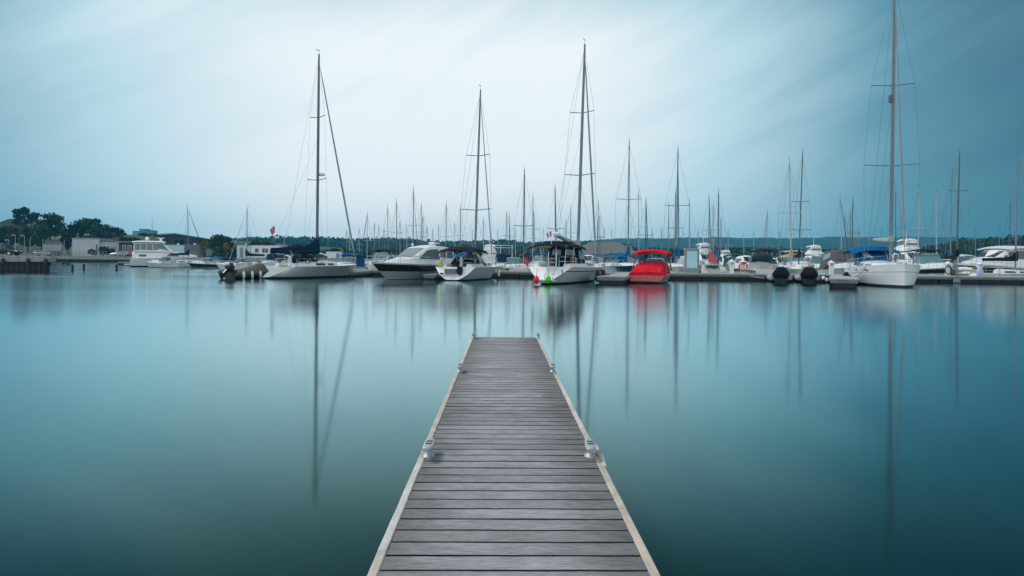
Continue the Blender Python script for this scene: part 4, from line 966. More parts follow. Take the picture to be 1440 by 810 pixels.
# --- big white sloop on the right, bow to the viewer
def sloop_right():
    bw, st = P(1272.0, 46.6), P(1217, 57.5); c, rz, L = rot_frame(st, bw); B = 3.9; L += .35
    t = thing('sailboat', 'large white sloop with blue canvas pointing its bow at the water on the right', 'sailboat', c, rz, 'sailboats in the front row')
    sh, _ = hull(t, L, B, 1.25, 1.62, tw=.88, srake=.5, brake=.22, mats=(white, anti, white), boot=.17, band=.07, e0=.2, e1=.24, fullness=3.6, dip=.0, camber=.1, deckmat=white, bandtop=(.665, .69, greyp))
    L2 = L / 2
    cabin_trunk(t, L, B, sh, -3.2, 3.2, .62, .16, w_=.66, wins=((.05, .33), (.4, .62)))
    canopy(t, 'bimini_top', -L2 + .2, -2.0, 3.5, 3.05, bluec, sag=.35, fs=.3, th=.08)
    tubes(t, 'bimini_frame', [[(-L2 + 2.0, s * 1.5, 1.3), (x, s * 1.65, 2.75)] for s in (-1, 1) for x in (-L2 + .6, -2.3)], .022, steel)
    es = [(-3.4, 1.35, 1.45, 2.3), (-2.6, 1.3, 1.5, 2.45), (-1.9, 1.15, 1.5, 2.0)]
    house(t, 'sprayhood', [(-3.5, 1.35, 1.5, 2.6), (-2.9, 1.32, 1.5, 2.62), (-1.9, 1.05, 1.6, 1.95)], bluec)
    for s in (-1, 1): MB().patch([(-2.85, s * .2, 2.60), (-2.85, s * .95, 2.55), (-1.98, s * .8, 1.98), (-1.98, s * .15, 2.02)][::s], .02, .02).build('sprayhood_window', mat('bright_vinyl', (.6, .63, .64), .12), t)
    rail(t, 'lifeline', sh, -3.8, L2 - 1.1, .62, 6, r=.014)
    tubes(t, 'pulpit', [[(L2 - 1.1, -.75, 1.6), (L2 - 1., -.72, 2.25), (L2 - .1, -.2, 2.3), (L2 - .1, .2, 2.3), (L2 - 1., .72, 2.25), (L2 - 1.1, .75, 1.6)]], .02, steel)
    MB().tube([(L2 - .7, 0, 1.72), (L2 + .12, 0, 1.66)], .06, 6).build('anchor_roller', steel, t)
    MB().box((L2 - 1.0, 0, 1.70), (.5, .5, .06)).build('hatch', glass, t); MB().box((1.2, 0, 2.0), (.55, .55, .05)).build('hatch', glass, t)
    for s in (-1, 1):
        for x in (-2.6, .2, 2.6): MB().patch([(x - .28, s * (sh(x)[0] - .02), 1.12), (x + .28, s * (sh(x + .3)[0] - .02), 1.12), (x + .28, s * (sh(x + .3)[0] - .02), 1.2), (x - .28, s * (sh(x)[0] - .02), 1.2)][::-s], .05, .035).build('hull_port', glass, t)
    D = 50.0; pm = to_local(t, P(1254.5, D)); tp = to_local(t, W(1258.5, -30, D))
    ms, at = rig(t, L, B, sh, (pm.x, 0, 1.9), (tp.x, tp.y, tp.z), 2, [.335, .62], boomz=3.35, boomL=.42, cover=mat('grey_sail', (.30, .33, .35), .8), furl=(.075, mat('furled_white_sail', (.24, .27, .29), .8)), r=.125, wr=.010, mm=mat('pale_grey_mast', (.17, .20, .22), .4, metal=.3), spw=1.85, cover_h=.22, coverrise=.1, boom_dz=.22, sternx=-L2 + .5)
    p = at(.57); MB().lathe([(.02, -.3), (.12, -.24), (.13, 0), (.12, .24), (.02, .3)], p + Vector((.3, -.25, 0)), 10).build('radar_reflector', alud, ms, smooth=50)
    tubes(t, 'mooring_line', [[(2.9, -sh(2.9)[0], 1.5), (1.2, -sh(1.2)[0] - .12, 1.0), (-.6, -sh(-.6)[0] - .35, .75)], [(2.9, -sh(2.9)[0], 1.48), (1.4, -sh(1.4)[0] - .1, .75), (.2, -sh(.2)[0] - .2, .62)]], .02, greyp)
    MB().ell((-2.0, -B / 2 - .22, .62), (.26, .26, .34)).build('fender', navyc, t, smooth=60)
    MB().ell((-.9, -B / 2 - .24, .42), (.26, .26, .32)).build('fender', navyc, t, smooth=60)
    return t
sloop_right()
for px, py, lab in ((1158, 391, 'left white ball fender on the side of the finger pontoon'), (1163, 393.5, 'right white ball fender on the side of the finger pontoon')):
    q = G(px, 398); o = MB().ell((0, 0, 0), (.15, .15, .16)).build('ball_fender', white, smooth=60, loc=W(px, py, q.y)); tag(o, lab, 'fender', 'white ball fenders')

# ------------------------------------------------------------------ pontoon furniture
DZ = .624
def on_main(px, back=.5):
    D = 62.
    for _ in range(4): D = PY(P(px, D).x) + back
    q = P(px, D); return Vector((q.x, D, DZ))
def pedestal(label, px, extra=None, h=1.15, cw=1.):
    p = on_main(px); t = thing('power_pedestal', label, 'power pedestal', p, R(-7), 'power pedestals on the pontoon')
    MB().box((0, 0, h * .42), (.32, .28, h * .84)).build('post', whitep, t)
    MB().box((0, 0, h * .80), (.46, .40, .22)).build('head', whitep, t)
    m = MB(); m.lathe([(.36, h * .90), (.36, h * .93), (.1, h * 1.04), (.08, h * 1.1)], seg=4); m.build('cap', whitep, t)
    for s in (-.08, .08): MB().box((s, -.21, h * .78), (.1, .04, .12)).build('socket', greyp, t)
    return t, p
pedestal('white power pedestal just right of the pale blue kiosk', 988)
pedestal('white power pedestal standing alone between the red hull and the life ring', 1029)
pedestal('white power pedestal behind the red life ring', 1044.5)
pedestal('white power pedestal beside the finger pontoon right of the inflatables', 1169)
pedestal('white power pedestal with a coiled green hose, right of the large white sloop', 1332.5)
pedestal('white power pedestal nearest the right frame edge, in front of the big white yacht', 1377.5)
p = on_main(1045, .18); m = MB().tube([(.36 * math.cos(k * math.pi / 10), 0, .36 * math.sin(k * math.pi / 10)) for k in range(20)], .085, 8, closed=True)
t = thing('life_ring', 'red life ring hung on the pontoon pedestal', 'life ring', (p.x, p.y - .02, DZ + .62)); m.build('ring', mat('life_ring_red', (.5, .06, .05), .5), t, smooth=60)
for k in range(4): a = k * math.pi / 2 + .78; MB().lathe([(.088, -.05), (.093, 0), (.088, .05)], (.36 * math.cos(a), 0, .36 * math.sin(a)), 8, ax='z').build('white_band', white, t)
p = on_main(1332.5, .15); m = MB().tube([((.24 + .02 * (k // 16)) * math.cos(k * math.pi / 8), -.02 * (k // 16), .36 * math.sin(k * math.pi / 8)) for k in range(48)], .045, 6)
tag(m.build('coiled_hose', mat('dark_green_hose', (.01, .04, .035), .6), smooth=60, loc=(p.x, p.y - .05, DZ + .48)), 'dark green hose coiled on the white power pedestal', 'hose')
p = on_main(1378, .2); tag(MB().lathe([(.25, 0), (.3, .2), (.24, .5), (.16, .8), (.05, .9)], seg=9).build('draped_cover', mat('lilac_sheet', (.38, .42, .60), .8), smooth=50, loc=p), 'pale lilac sheet draped in front of the rightmost pedestal', 'sheet')
def kiosk():
    p = on_main(972, .7); t = thing('pontoon_kiosk', 'pale blue kiosk cabinet with grey frame standing on the pontoon', 'kiosk', p, R(-7))
    w_, d, h = 1.27, .9, 2.16
    MB().box((0, 0, .17), (w_, d, .34)).build('plinth', greyp, t)
    MB().box((0, 0, h / 2 + .17), (w_ - .08, d - .1, h - .36)).build('cabinet', mat('pale_grey_panel', (.36, .40, .42), .5), t)
    for s in (-1, 1): MB().box((s * (w_ / 2 - .05), -d / 2 + .02, h / 2 + .17), (.12, .08, h - .36)).build('frame_post', greyp, t)
    MB().box((0, -d / 2 + .03, h / 2 + .14), (w_ - .30, .06, h - .62)).build('panel', kioskb, t)
    MB().box((0, 0, h + .02), (w_ + .08, d + .08, .16)).build('roof', mat('kiosk_roof', (.30, .33, .35), .5), t)
kiosk()
p = on_main(1344, -1.1); tag(MB().box((0, 0, .28), (.62, .06, .52)).box((0, -.04, .5), (.62, .1, .05)).build('boarding_ladder', greyp, loc=(p.x, p.y - .12, .05)), 'grey folded boarding plate on the pontoon edge right of the white sloop', 'ladder')
a = on_main(1050, -1.0); b_ = P(1075, 58.2); tag(MB().tube([a, (a + Vector((b_.x, b_.y, .25))) / 2 - Vector((0, 0, .1)), (b_.x, b_.y, .3)], .03, 5).build('mooring_rope', tanc, smooth=50), 'pale mooring rope running from the pontoon down to the left inflatable', 'rope')
for k, px in enumerate((905, 1012, 1065, 1205, 1310, 1400)):
    p = on_main(px, -.95); t = thing('dock_cleat', ('small cleat on the pontoon edge behind the red speedboat', 'small cleat on the pontoon edge between kiosk and life ring', 'small cleat on the pontoon edge left of the inflatables', 'small cleat on the pontoon edge behind the large white sloop', 'small cleat on the pontoon edge right of the large white sloop', 'small cleat on the pontoon edge below the small white sailboat')[k], 'cleat', p, R(-7), 'cleats on the main pontoon')
    MB().tube([(-.2, 0, .14), (-.1, 0, .12), (.1, 0, .12), (.2, 0, .14)], [.02, .03, .03, .02], 6).build('horn', steel, t); MB().lathe([(.08, 0), (.04, .05), (.045, .12)], seg=8).build('base', steel, t)

# ------------------------------------------------------------------ sailboats moored behind the pontoon
AW, TW_ = 82.5, -97.5    # bow away from the viewer / towards the viewer
def back_sail(label, px, pt, py, D, hd=AW, hullm=white, cover=navyc, furl=None, nspr=1, mm=alu, sprf=None, detail=1, group='sailboats moored behind the pontoon', canop=None, Lf=.74, bottom=anti, r=None, stand=0.):
    base = P(px, D); top = W(pt, py, D); Hm = top.z; L = min(10.5, max(5.2, Hm * Lf)); B = L * .31
    a = R(hd + (rng.uniform(-4, 4) if not stand else 0)); d = Vector((math.cos(a), math.sin(a), 0))
    c = base - d * (L * .06); t = thing('sailboat', label, 'sailboat', (c.x, c.y, 0), a, group)
    fsn = .11 * L * .82 + .05
    sh, _ = hull(t, L, B, fsn, fsn * 1.22, tw=.72, srake=rng.choice((.15, .5, -.1)), brake=.9, mats=(hullm, bottom, hullm), boot=.08, band=.08, n=10, dip=.03, e0=.35, deckmat=offw)
    cabin_trunk(t, L, B, sh, -L * .16, L * .28, .45, .26, wins=((.1, .42), (.52, .8)) if detail else ((.12, .78),))
    lt = to_local(t, top); base_z = fsn + .45
    rr = r or (.075 if Hm > 10.5 else .06)
    wr = .010 if D < 90 else .012
    rig(t, L, B, sh, (L * .06, 0, base_z), (lt.x, lt.y, lt.z), nspr, sprf, boomz=base_z + .95, boomL=.40, cover=cover, furl=furl, r=rr, wr=wr, mm=mm, cover_h=.26, coverrise=.5, jack=detail > 0, vane=detail > 0)
    if detail:
        rail(t, 'lifeline', sh, -L * .42, L * .36, .58, 4, r=.013)
        MB().box((-L * .30, 0, fsn + .02), (L * .26, B * .5, .10)).build('cockpit_sole', deckm, t)
        if canop: canopy(t, 'cockpit_canopy', -L * .42, -L * .16, B * .78, fsn + 1.45, canop, sag=.4, fs=.2)
    return t
jb = lambda r, m: (r, m)
bluej = mat('blue_furled_sail', (.02, .07, .20), .8)
S = back_sail
S('navy hulled sailboat with blue deck covers, its bow towards the white finger pontoon', 883, 885, 198, 71, TW_, navy, bluec, None, 1, alu, [.52], canop=bluec)
S('white sailboat with a bright blue stacked sail cover left of the pale kiosk', 951, 953.5, 208, 71.5, TW_, white, bluec, (.05, bluej), 1, alu, [.50])
S('tall bare masted white sailboat between the black bimini sloop and the canvas enclosed sailboat', 736, 737.5, 238, 71.5, AW, white, None, None, 1, alud, [.40])
S('white sailboat with a cream bundled sail right behind the left grey inflatable', 1112.5, 1110, 226, 70.5, TW_, white, tanc, None, 1, alul, [.50])
S('sailboat with a dark raked mast behind the right grey inflatable', 1123, 1129, 212, 84, TW_, offw, blackc, None, 2, alud, [.30, .55])
S('sailboat with a tall black mast left of the big white hardtop yacht', 1345, 1349.5, 214, 71, TW_, cream, blackc, None, 1, alud, [.66], r=.085)
S('sailboat with a grey mast just left of the tall black mast', 1336, 1339, 241, 86, AW, white, bluec, None, 1, alu, [.42])
S('small white sailboat lying along the pontoon with a black sail cover, under the hardtop yacht', 1427.5, 1432, 221, 66.4, -6, white, blackc, None, 1, alu, [.40], Lf=.62, stand=1)
S('sailboat with a thin white mast right of the black bimini express boat', 1317, 1316.5, 271, 87, AW, white, None, None, 1, alul, [.45])
S('sailboat whose pale mast rises over the white flybridge boat', 1290.5, 1293, 264, 88, TW_, white, None, None, 1, alul, [.48])
S('sailboat with a blue furled sail leaning along its mast, behind the grey canvas boat', 1184, 1181.5, 276, 86, TW_, white, bluec, (.05, bluej), 1, alul, [.45])
S('small sailboat with a dark mast directly behind the grey canvas topped boat', 1198, 1199.5, 280, 78.5, AW, white, navyc, None, 1, alud, [.50])
S('sailboat with a furled red sail and its stern to the pontoon right of the kiosk', 1000, 997, 274, 85, AW, white, redc, (.05, pinkc), 1, alu, [.50])
S('small sailboat with a blue sail cover behind the lone white pedestal', 1010, 1010.5, 268, 72.5, AW, offw, bluec, None, 1, alud, [.38])
S('sailboat with navy furled sails right of the red speedboat tower', 908, 908.5, 279, 84, TW_, white, navyc, (.05, bluej), 1, mat('navy_mast', (.02, .05, .11), .5), [.45])
S('sailboat with a slim mast overlapping the tall mast left of the kiosk', 949.5, 950, 269, 87, AW, white, bluec, None, 1, alu, [.5])
S('sailboat with its thin mast right of the canvas enclosed sailboat radar dome', 782, 780.5, 262, 84, TW_, white, navyc, None, 1, alud, [.45])
S('tall sailboat rising behind the roof of the black banded cruiser', 580.5, 581.5, 265, 84, AW, white, bluec, (.04, alu), 1, alu, [.50])
S('white sailboat with blue cover, its mast right of the navy sail hall', 264.5, 264, 291, 111, 5, white, navyc, (.06, mat('dark_blue_furled_sail', (.02, .03, .06), .8)), 1, alu, [.5], stand=1, group='sailboats moored near the left shore')
S('small white sailboat with blue sail cover before the windowed site cabin', 347, 347.5, 293, 95, 176, white, navyc, (.035, alul), 1, alu, [.5], stand=1, group='sailboats moored near the left shore')
S('small sailboat with a slim grey mast between the tall pair at the canvas enclosed boat', 749.5, 749.5, 274, 87, AW, white, navyc, None, 1, alul, [.5])
# farther boats, told apart by their order along the row
far = [  # px base, px top, py top, D
 (516, 516.5, 299, 118, 'b'), (526.5, 526.5, 312, 150, ''), (534, 532.5, 315, 182, ''), (546, 545, 290, 118, ''), (558, 557.5, 282, 101, 'd'), (562.5, 562.5, 311, 150, ''), (593, 592.5, 286, 118, ''), (594.5, 594.8, 303, 133, 'd'),
 (600.5, 600.5, 317, 182, ''), (617, 617, 315, 182, ''), (627, 627.5, 285, 100, ''), (639.5, 639.5, 312, 165, ''), (647.5, 647.5, 290, 118, ''), (664, 664, 322, 182, ''),
 (680, 680, 305, 133, ''), (700, 700, 322, 182, ''), (713, 712.5, 297, 133, 'd'), (717, 716, 300, 118, 'b'), (725, 724.5, 318, 182, ''), (751.5, 751, 297, 133, ''), (764, 764, 320, 180, ''), (796.5, 796, 308, 150, ''), (803, 802.5, 291, 118, ''),
 (840, 841.5, 283, 101, 'd'), (843.5, 843.5, 302, 133, 'd'), (849.5, 849.5, 319, 165, ''), (860, 860, 322, 182, ''), (898, 898, 269, 100, 'w'), (917, 917, 322, 165, ''), (930, 930, 318, 182, ''), (940, 940.5, 283, 118, ''), (969.5, 969.5, 281, 100, ''), (982, 982, 322, 165, ''), (1003, 1003, 286, 101, ''), (1014, 1014, 305, 133, ''),
 (1024, 1024, 322, 182, ''), (1046, 1046, 330, 150, 'w'), (1060, 1060, 325, 182, ''), (1078, 1079, 297, 118, 'r'), (1096, 1096, 324, 165, ''), (1188.5, 1188.3, 301, 118, ''), (1196, 1196, 299, 118, 'd'), (1207, 1207, 322, 165, ''), (1222, 1222, 326, 182, ''), (1259.5, 1259.5, 270, 101, 'd'), (1267, 1268, 302, 133, ''), (1240, 1240, 320, 165, ''), (1302, 1302, 318, 165, ''), (1372, 1372, 318, 133, ''), (1405, 1405, 316, 133, ''), (1419, 1421, 283, 100, 'd'),
 (487, 487, 322, 182, ''), (491.5, 491.5, 318, 165, ''), (505, 505, 320, 182, ''), (541, 540, 320, 182, ''), (572, 572, 318, 165, ''), (608.5, 608.5, 322, 165, '')]
zones = [(0, 514, 'by the silver sloop bow'), (514, 580, 'over the black banded cruiser'), (580, 672, 'left of the black bimini mast'), (672, 735, 'right of the black bimini mast'),
         (735, 813, 'left of the enclosed sailboat mast'), (813, 880, 'over the grey roofed house'), (880, 950, 'between navy hull and kiosk'), (950, 1010, 'over the kiosk'), (1010, 1105, 'over the life ring pedestal'),
         (1105, 1253, 'left of the right sloop mast'), (1253, 1340, 'over the flybridge boat'), (1340, 1500, 'over the hardtop yacht')]
ords = ['first', 'second', 'third', 'fourth', 'fifth', 'sixth', 'seventh', 'eighth', 'ninth', 'tenth', 'eleventh']
far.sort(key=lambda q: q[1]); cnt = {}
for k, (pb, ptx, pyt, D, st_) in enumerate(far):
    zi = next(i for i, z in enumerate(zones) if z[0] <= ptx < z[1]); n_ = cnt.get(zi, 0); cnt[zi] = n_ + 1
    kind = {'b': 'sailboat with blue furled jib', 'd': 'sailboat with dark mast', 'w': 'sailboat with white mast', 'r': 'sailboat with red furled jib', '': 'bare masted sailboat'}[st_]
    mm_ = {'d': alud, 'w': alul}.get(st_, rng.choice((alu, alu, alul)))
    S(f'distant {kind}, {ords[n_]} from left {zones[zi][2]}', pb, ptx, pyt, D, rng.choice((AW, TW_)), rng.choice((white, white, offw, cream, navy)) , rng.choice((None, bluec, navyc, navyc, None)), {'b': (.06, bluej), 'r': (.06, pinkc)}.get(st_), 1, mm_, [rng.uniform(.42, .55)], detail=0 if D > 125 else 1, group='distant sailboats behind the pontoons', r=.06 if D < 120 else .07)

# ------------------------------------------------------------------ motorboats
def motor(label, px, D, hd, L, cfg='express', hullm=white, topm=blackc, bandm=None, group='motorboats moored behind the pontoon', B=None, canvas=None, name='motorboat', roof=white, sc_=1.):
    c = P(px, D); a = R(hd + rng.uniform(-3, 3)); t = thing(name, label, 'motorboat', (c.x, c.y, 0), a, group); B = B or L * .33
    fs, fb = .105 * L, .145 * L
    sh, _ = hull(t, L, B, fs, fb, tw=.9, brake=L * .16, mats=(hullm, anti, white), boot=.06, band=.07, n=10, bandtop=(.55, .9, bandm) if bandm else None, capm=white, fullness=2.5, deckmat=offw, e0=.28)
    k = L
    fd = [(-.02 * k, B * .40, fs, fs + .09 * k), (.12 * k, B * .38, fs, fs + .085 * k), (.26 * k, B * .30, fb * .9, fb + .045 * k), (.38 * k, B * .16, fb * .95, fb + .02 * k)]
    house(t, 'foredeck', fd, white)
    zc = fs + .085 * k
    if cfg in ('express', 'bowrider', 'canvas', 'canopy'):
        ws = [(-.10 * k, B * .42, zc - .05, zc + .10 * k), (-.06 * k, B * .41, zc - .05, zc + .105 * k), (.08 * k, B * .36, zc - .05, zc + .01 * k)]
        q0 = lambda y, x, z: (x, y, z)
        MB().patch([(.08 * k, -B * .30, zc), (.08 * k, B * .30, zc), (-.03 * k, B * .27, zc + .10 * k), (-.03 * k, -B * .27, zc + .10 * k)], .03, .0).build('windscreen', mat('teal_glass', (.10, .20, .23), .12), t)
        for s in (-1, 1): MB().patch([(-.16 * k, s * B * .42, zc - .02), (.08 * k, s * B * .31, zc), (-.03 * k, s * B * .28, zc + .10 * k), (-.15 * k, s * B * .38, zc + .08 * k)][::(1 if s < 0 else -1)], .03, .0).build('side_screen', mat('teal_glass', (.10, .20, .23), .12), t)
        MB().tube([(-.15 * k, -B * .39, zc + .085 * k), (-.03 * k, -B * .28, zc + .105 * k), (-.03 * k, B * .28, zc + .105 * k), (-.15 * k, B * .39, zc + .085 * k)], .035, 6).build('screen_frame', steel, t)
        zt = fs + .25 * k
        if cfg == 'express':
            canopy(t, 'bimini_top', -.36 * k, -.02 * k, B * .86, zt, topm, sag=.18, fs=.14)
            tubes(t, 'bimini_frame', [[(-.14 * k, s * B * .44, fs), (x, s * B * .41, zt - .2)] for s in (-1, 1) for x in (-.33 * k, -.06 * k)], .025, steel)
        if cfg == 'canvas':
            es = [(-.44 * k, B * .44, fs - .03, fs + .17 * k), (-.36 * k, B * .44, fs - .03, zt - .12), (-.08 * k, B * .42, zc, zt), (-.0 * k, B * .37, zc, zt - .12), (.06 * k, B * .33, zc, zc + .05 * k)]
            house(t, 'canvas_enclosure', es, topm, 30)
            side_window(t, es, -.33 * k, -.10 * k, .45, .78, clearv, name='vinyl_window')
        if cfg == 'canopy':
            canopy(t, 'canopy_top', -.44 * k, .02 * k, B * .9, zt, topm, sag=.25, fs=.16)
            for s in (-1, 1): MB().patch([(-.43 * k, s * B * .44, fs), (-.1 * k, s * B * .44, fs + .02 * k), (-.12 * k, s * B * .42, zt - .15), (-.42 * k, s * B * .42, zt - .25)][::(1 if s < 0 else -1)], .03, 0).build('canopy_side', topm, t)
        for s in (-1, 1): MB().box((-.26 * k, s * B * .22, fs + .18), (.5, .5, .7), taper=.85).build('seat', mat('seat_vinyl', (.45, .43, .40), .6), t)
        MB().box((-.47 * k, 0, fs * .62), (.12, B * .5, fs * .5)).build('engine_hatch', offw, t)
    else:
        hs = [(-.36 * k, B * .43, fs, fs + .21 * k), (-.2 * k, B * .43, fs, fs + .225 * k), (.0, B * .40, fs, fs + .22 * k), (.03 * k, B * .39, fs, fs + .205 * k), (.17 * k, B * .32, zc, zc + .015 * k)]
        house(t, 'wheelhouse', hs, roof)
        side_window(t, hs, -.32 * k, -.16 * k, .48, .80, glass); side_window(t, hs, -.14 * k, .05 * k, .48, .80, glass, slant=.15)
        z1, z0 = fs + .20 * k, zc + .02 * k
        for f0, f1 in ((-.92, -.04), (.04, .92)):
            MB().patch([(.16 * k, B * .28 * f0, z0 + .02 * k), (.16 * k, B * .28 * f1, z0 + .02 * k), (.04 * k, B * .30 * f1, z1 - .0 * k), (.04 * k, B * .30 * f0, z1)], .03, .03).build('windscreen', glass, t)
        if cfg == 'fly':
            zf = fs + .222 * k
            fl = [(-.34 * k, B * .36, zf, zf + .07 * k), (-.05 * k, B * .37, zf, zf + .08 * k), (.01 * k, B * .30, zf, zf + .05 * k)]
            house(t, 'flybridge', fl, white)
            es = [(-.26 * k, B * .30, zf + .06 * k, zf + .17 * k), (-.08 * k, B * .30, zf + .07 * k, zf + .175 * k), (-.02 * k, B * .27, zf + .07 * k, zf + .155 * k)]
            house(t, 'flybridge_enclosure', es, white, 30); side_window(t, es, -.25 * k, -.06 * k, .2, .75, glass)
            for f0, f1 in ((-.9, -.33), (-.28, .28), (.33, .9)):
                MB().patch([(-.018 * k, B * .24 * f0, zf + .085 * k), (-.018 * k, B * .24 * f1, zf + .085 * k), (-.035 * k, B * .23 * f1, zf + .145 * k), (-.035 * k, B * .23 * f0, zf + .145 * k)], .03, .05).build('bridge_window', glass, t)
            MB().lathe([(.2, 0), (.26, .1), (.1, .25)], (-.22 * k, -B * .3, zf + .13 * k), 10).build('radar_dome', white, t, smooth=40)
            MB().tube([(-.2 * k, 0, zf + .17 * k), (-.22 * k, 0, zf + .30 * k)], .03, 5).build('antenna', whitep, t)
    rail(t, 'bow_rail', sh, .02 * k, k * .46, .5, 4, r=.018, mid=False)
    return t
Mo = motor
teal = mat('teal_glass', (.10, .20, .23), .12)
# nearest row
Mo('white open motorboat with teal windscreen behind the bow of the black banded cruiser', 535, 70.5, TW_, 7.6, 'express', white, blackc)
Mo('small motorboat with a bright blue canopy right behind the silver sloop bow', 488, 76, TW_, 6.5, 'canopy', white, bluec)
Mo('motorboat with a long navy canvas cover and bimini between life ring and left inflatable', 1067, 71.5, AW, 8.5, 'express', white, navyc, navy)
Mo('white motorboat with a boxy black and grey canvas enclosure left of the white sloop', 1187, 71.0, TW_, 8.6, 'canvas', white, greyc)
Mo('white cruiser with tan bimini behind the cream sailed sailboat', 1119, 95.0, TW_, 9.5, 'express', white, tanc)
Mo('white cabin boat with a teal windscreen left of the boxy canvas boat', 1158, 82, TW_, 8.2, 'express', white, offw)
Mo('small white flybridge boat far behind the right grey inflatable', 1148, 104, TW_, 8.6, 'fly', white)
Mo('white flybridge boat with dark bridge windows behind the bow of the white sloop', 1283, 99, TW_, 10.5, 'fly', white)
Mo('white express boat with a black windscreen canopy right of the white sloop', 1309, 70.5, TW_, 9.0, 'express', white, blackc, black)
Mo('tan hulled dinghy on the pontoon side left of the big hardtop yacht', 1353, 69.5, TW_, 5.2, 'bowrider', cream)
def yacht_right():
    c = P(1400, 71.5); t = thing('motor_yacht', 'large white hardtop motor yacht with wide raked windscreen near the right frame edge', 'motorboat', (c.x, c.y, 0), R(-160), 'motorboats moored behind the pontoon')
    L, B = 11.5, 3.9
    sh, _ = hull(t, L, B, 1.2, 1.75, tw=.9, brake=2., mats=(white, anti, white), boot=.06, band=.08, bandtop=(.45, .88, brownblack), capm=white, fullness=2.6, deckmat=white)
    house(t, 'foredeck', [(.2, 1.7, 1.3, 2.35), (1.6, 1.55, 1.35, 2.3), (3.2, 1.05, 1.45, 2.05), (4.6, .4, 1.6, 1.85)], white)
    hs = [(-4.6, 1.75, 1.2, 3.2), (-3.2, 1.78, 1.2, 3.42), (-1.4, 1.72, 1.3, 3.46), (-.2, 1.6, 1.4, 3.3), (.3, 1.52, 1.5, 3.08), (1.7, 1.35, 1.9, 2.35)]
    house(t, 'wheelhouse', hs, white)
    side_window(t, hs, -3.6, .1, .42, .82, glass, slant=.02); side_window(t, hs, .2, 1.35, .36, .72, glass, slant=.75)
    def rf(x, f):
        for a, b_ in zip(hs, hs[1:]):
            if a[0] <= x <= b_[0]:
                s = (x - a[0]) / (b_[0] - a[0]); w_ = a[1] + (b_[1] - a[1]) * s; z0 = a[2] + (b_[2] - a[2]) * s; z1 = a[3] + (b_[3] - a[3]) * s
                return Vector((x, w_ * .70 * f, z0 + (z1 - z0) * .96))
    for f0, f1 in ((-1.05, -.36), (-.33, .33), (.36, 1.05)): MB().patch([rf(1.62, f0), rf(1.62, f1), rf(.36, f1), rf(.36, f0)], .04, .05).build('windscreen', mat('grey_tinted_glass', (.04, .06, .065), .08), t)
    canopy(t, 'hardtop', -4.7, .3, 3.5, 3.62, white, sag=.2, fs=.2, th=.12)
    rail(t, 'bow_rail', sh, -.5, L / 2 - .2, .65, 6, r=.02)
    MB().box((-2.6, 0, 3.95), (.14, 1.5, .1)).build('radar_scanner', black, t); MB().lathe([(.3, 0), (.22, .2), (.2, .35)], (-2.6, 0, 3.55), 8).build('radar_base', black, t)
yacht_right()
Mo('white boat with an arched dark windscreen between black mast and hardtop yacht', 1361, 84, TW_, 8.0, 'express', white, offw)
Mo('small red hulled boat between kiosk and lone pedestal', 1001, 66.6, AW, 4.6, 'bowrider', redg)
Mo('white flybridge boat behind the kiosk and pink flag', 992, 104, TW_, 9.0, 'fly', white)
Mo('white boat with a dark canopy behind the lone white pedestal', 1034, 100, TW_, 8., 'canopy', white, greenc)
Mo('white motorboat with white hardtop left of the navy canvas boat', 1052, 84, TW_, 7.4, 'hard', white, bandm=navy)
Mo('white cabin motorboat right of the canvas enclosed sailboat bow', 861, 84.5, TW_, 7.4, 'canopy', white, bluec)
Mo('white open runabout seen under the red speedboat tower top', 921, 71, AW, 6.6, 'bowrider', white, offw)
Mo('white open boat left of the canvas enclosed sailboat, near the red flag', 722, 71, TW_, 6.4, 'bowrider', white, bandm=redg)
Mo('white motorboat with navy canvas right of the black bimini sloop bow', 707, 75.5, TW_, 6.6, 'canvas', white, navyc)
# filler boats farther back
fill = [(500, 103, 'express', blackc, 'black'), (548, 103, 'express', navyc, 'navy'), (610, 96, 'hard', white, 'white'), (655, 97, 'canvas', bluec, 'blue'), (690, 104, 'fly', white, 'white'), (758, 103, 'express', bluec, 'blue'), (797, 97, 'canvas', navyc, 'navy'), (826, 103, 'hard', white, 'white'), (872, 100, 'canvas', bluec, 'bright blue'), (932, 98, 'express', navyc, 'navy'), (960, 104, 'hard', white, 'white'),
        (1022, 130, 'fly', white, 'white'), (1080, 100, 'express', greenc, 'green'), (1098, 104, 'hard', white, 'white'), (1140, 127, 'express', navyc, 'navy'), (1212, 97, 'canvas', blackc, 'black'), (1232, 101, 'hard', white, 'white'), (1330, 98, 'canopy', bluec, 'blue'), (1380, 102, 'hard', white, 'white'), (1436, 76, 'express', offw, 'white')]
near = ['just right of the silver sloop bow', 'over the foredeck of the black banded cruiser', 'behind the black banded cruiser roof', 'behind the black bimini', 'right of the black bimini sloop mast', 'behind the tall bare mast', 'inside the gap under the canvas enclosure', 'in front of the grey roofed house', 'behind the navy hulled sailboat', 'behind the red tower top', 'behind the left edge of the kiosk', 'behind the lone white pedestal, farthest one', 'above the navy canvas boat', 'behind the cream sailed boat', 'behind the dark raked mast', 'left of the blue bimini of the white sloop', 'under the blue bimini of the white sloop', 'left of the black mast', 'behind the hardtop yacht roof', 'cut by the right frame edge']
for (px, D, cfg, m_, cn), where in zip(fill, near):
    tp = {'canopy': 'with a {} canopy', 'express': 'with a {} bimini', 'hard': 'with a {} wheelhouse', 'canvas': 'with a {} canvas enclosure', 'fly': 'with a {} flybridge'}[cfg].format(cn)
    Mo(f'distant motorboat {tp} {where}', px, D, rng.choice((AW, TW_)), rng.uniform(6.8, 8.2), cfg, white, m_, group='motorboats in the far rows')
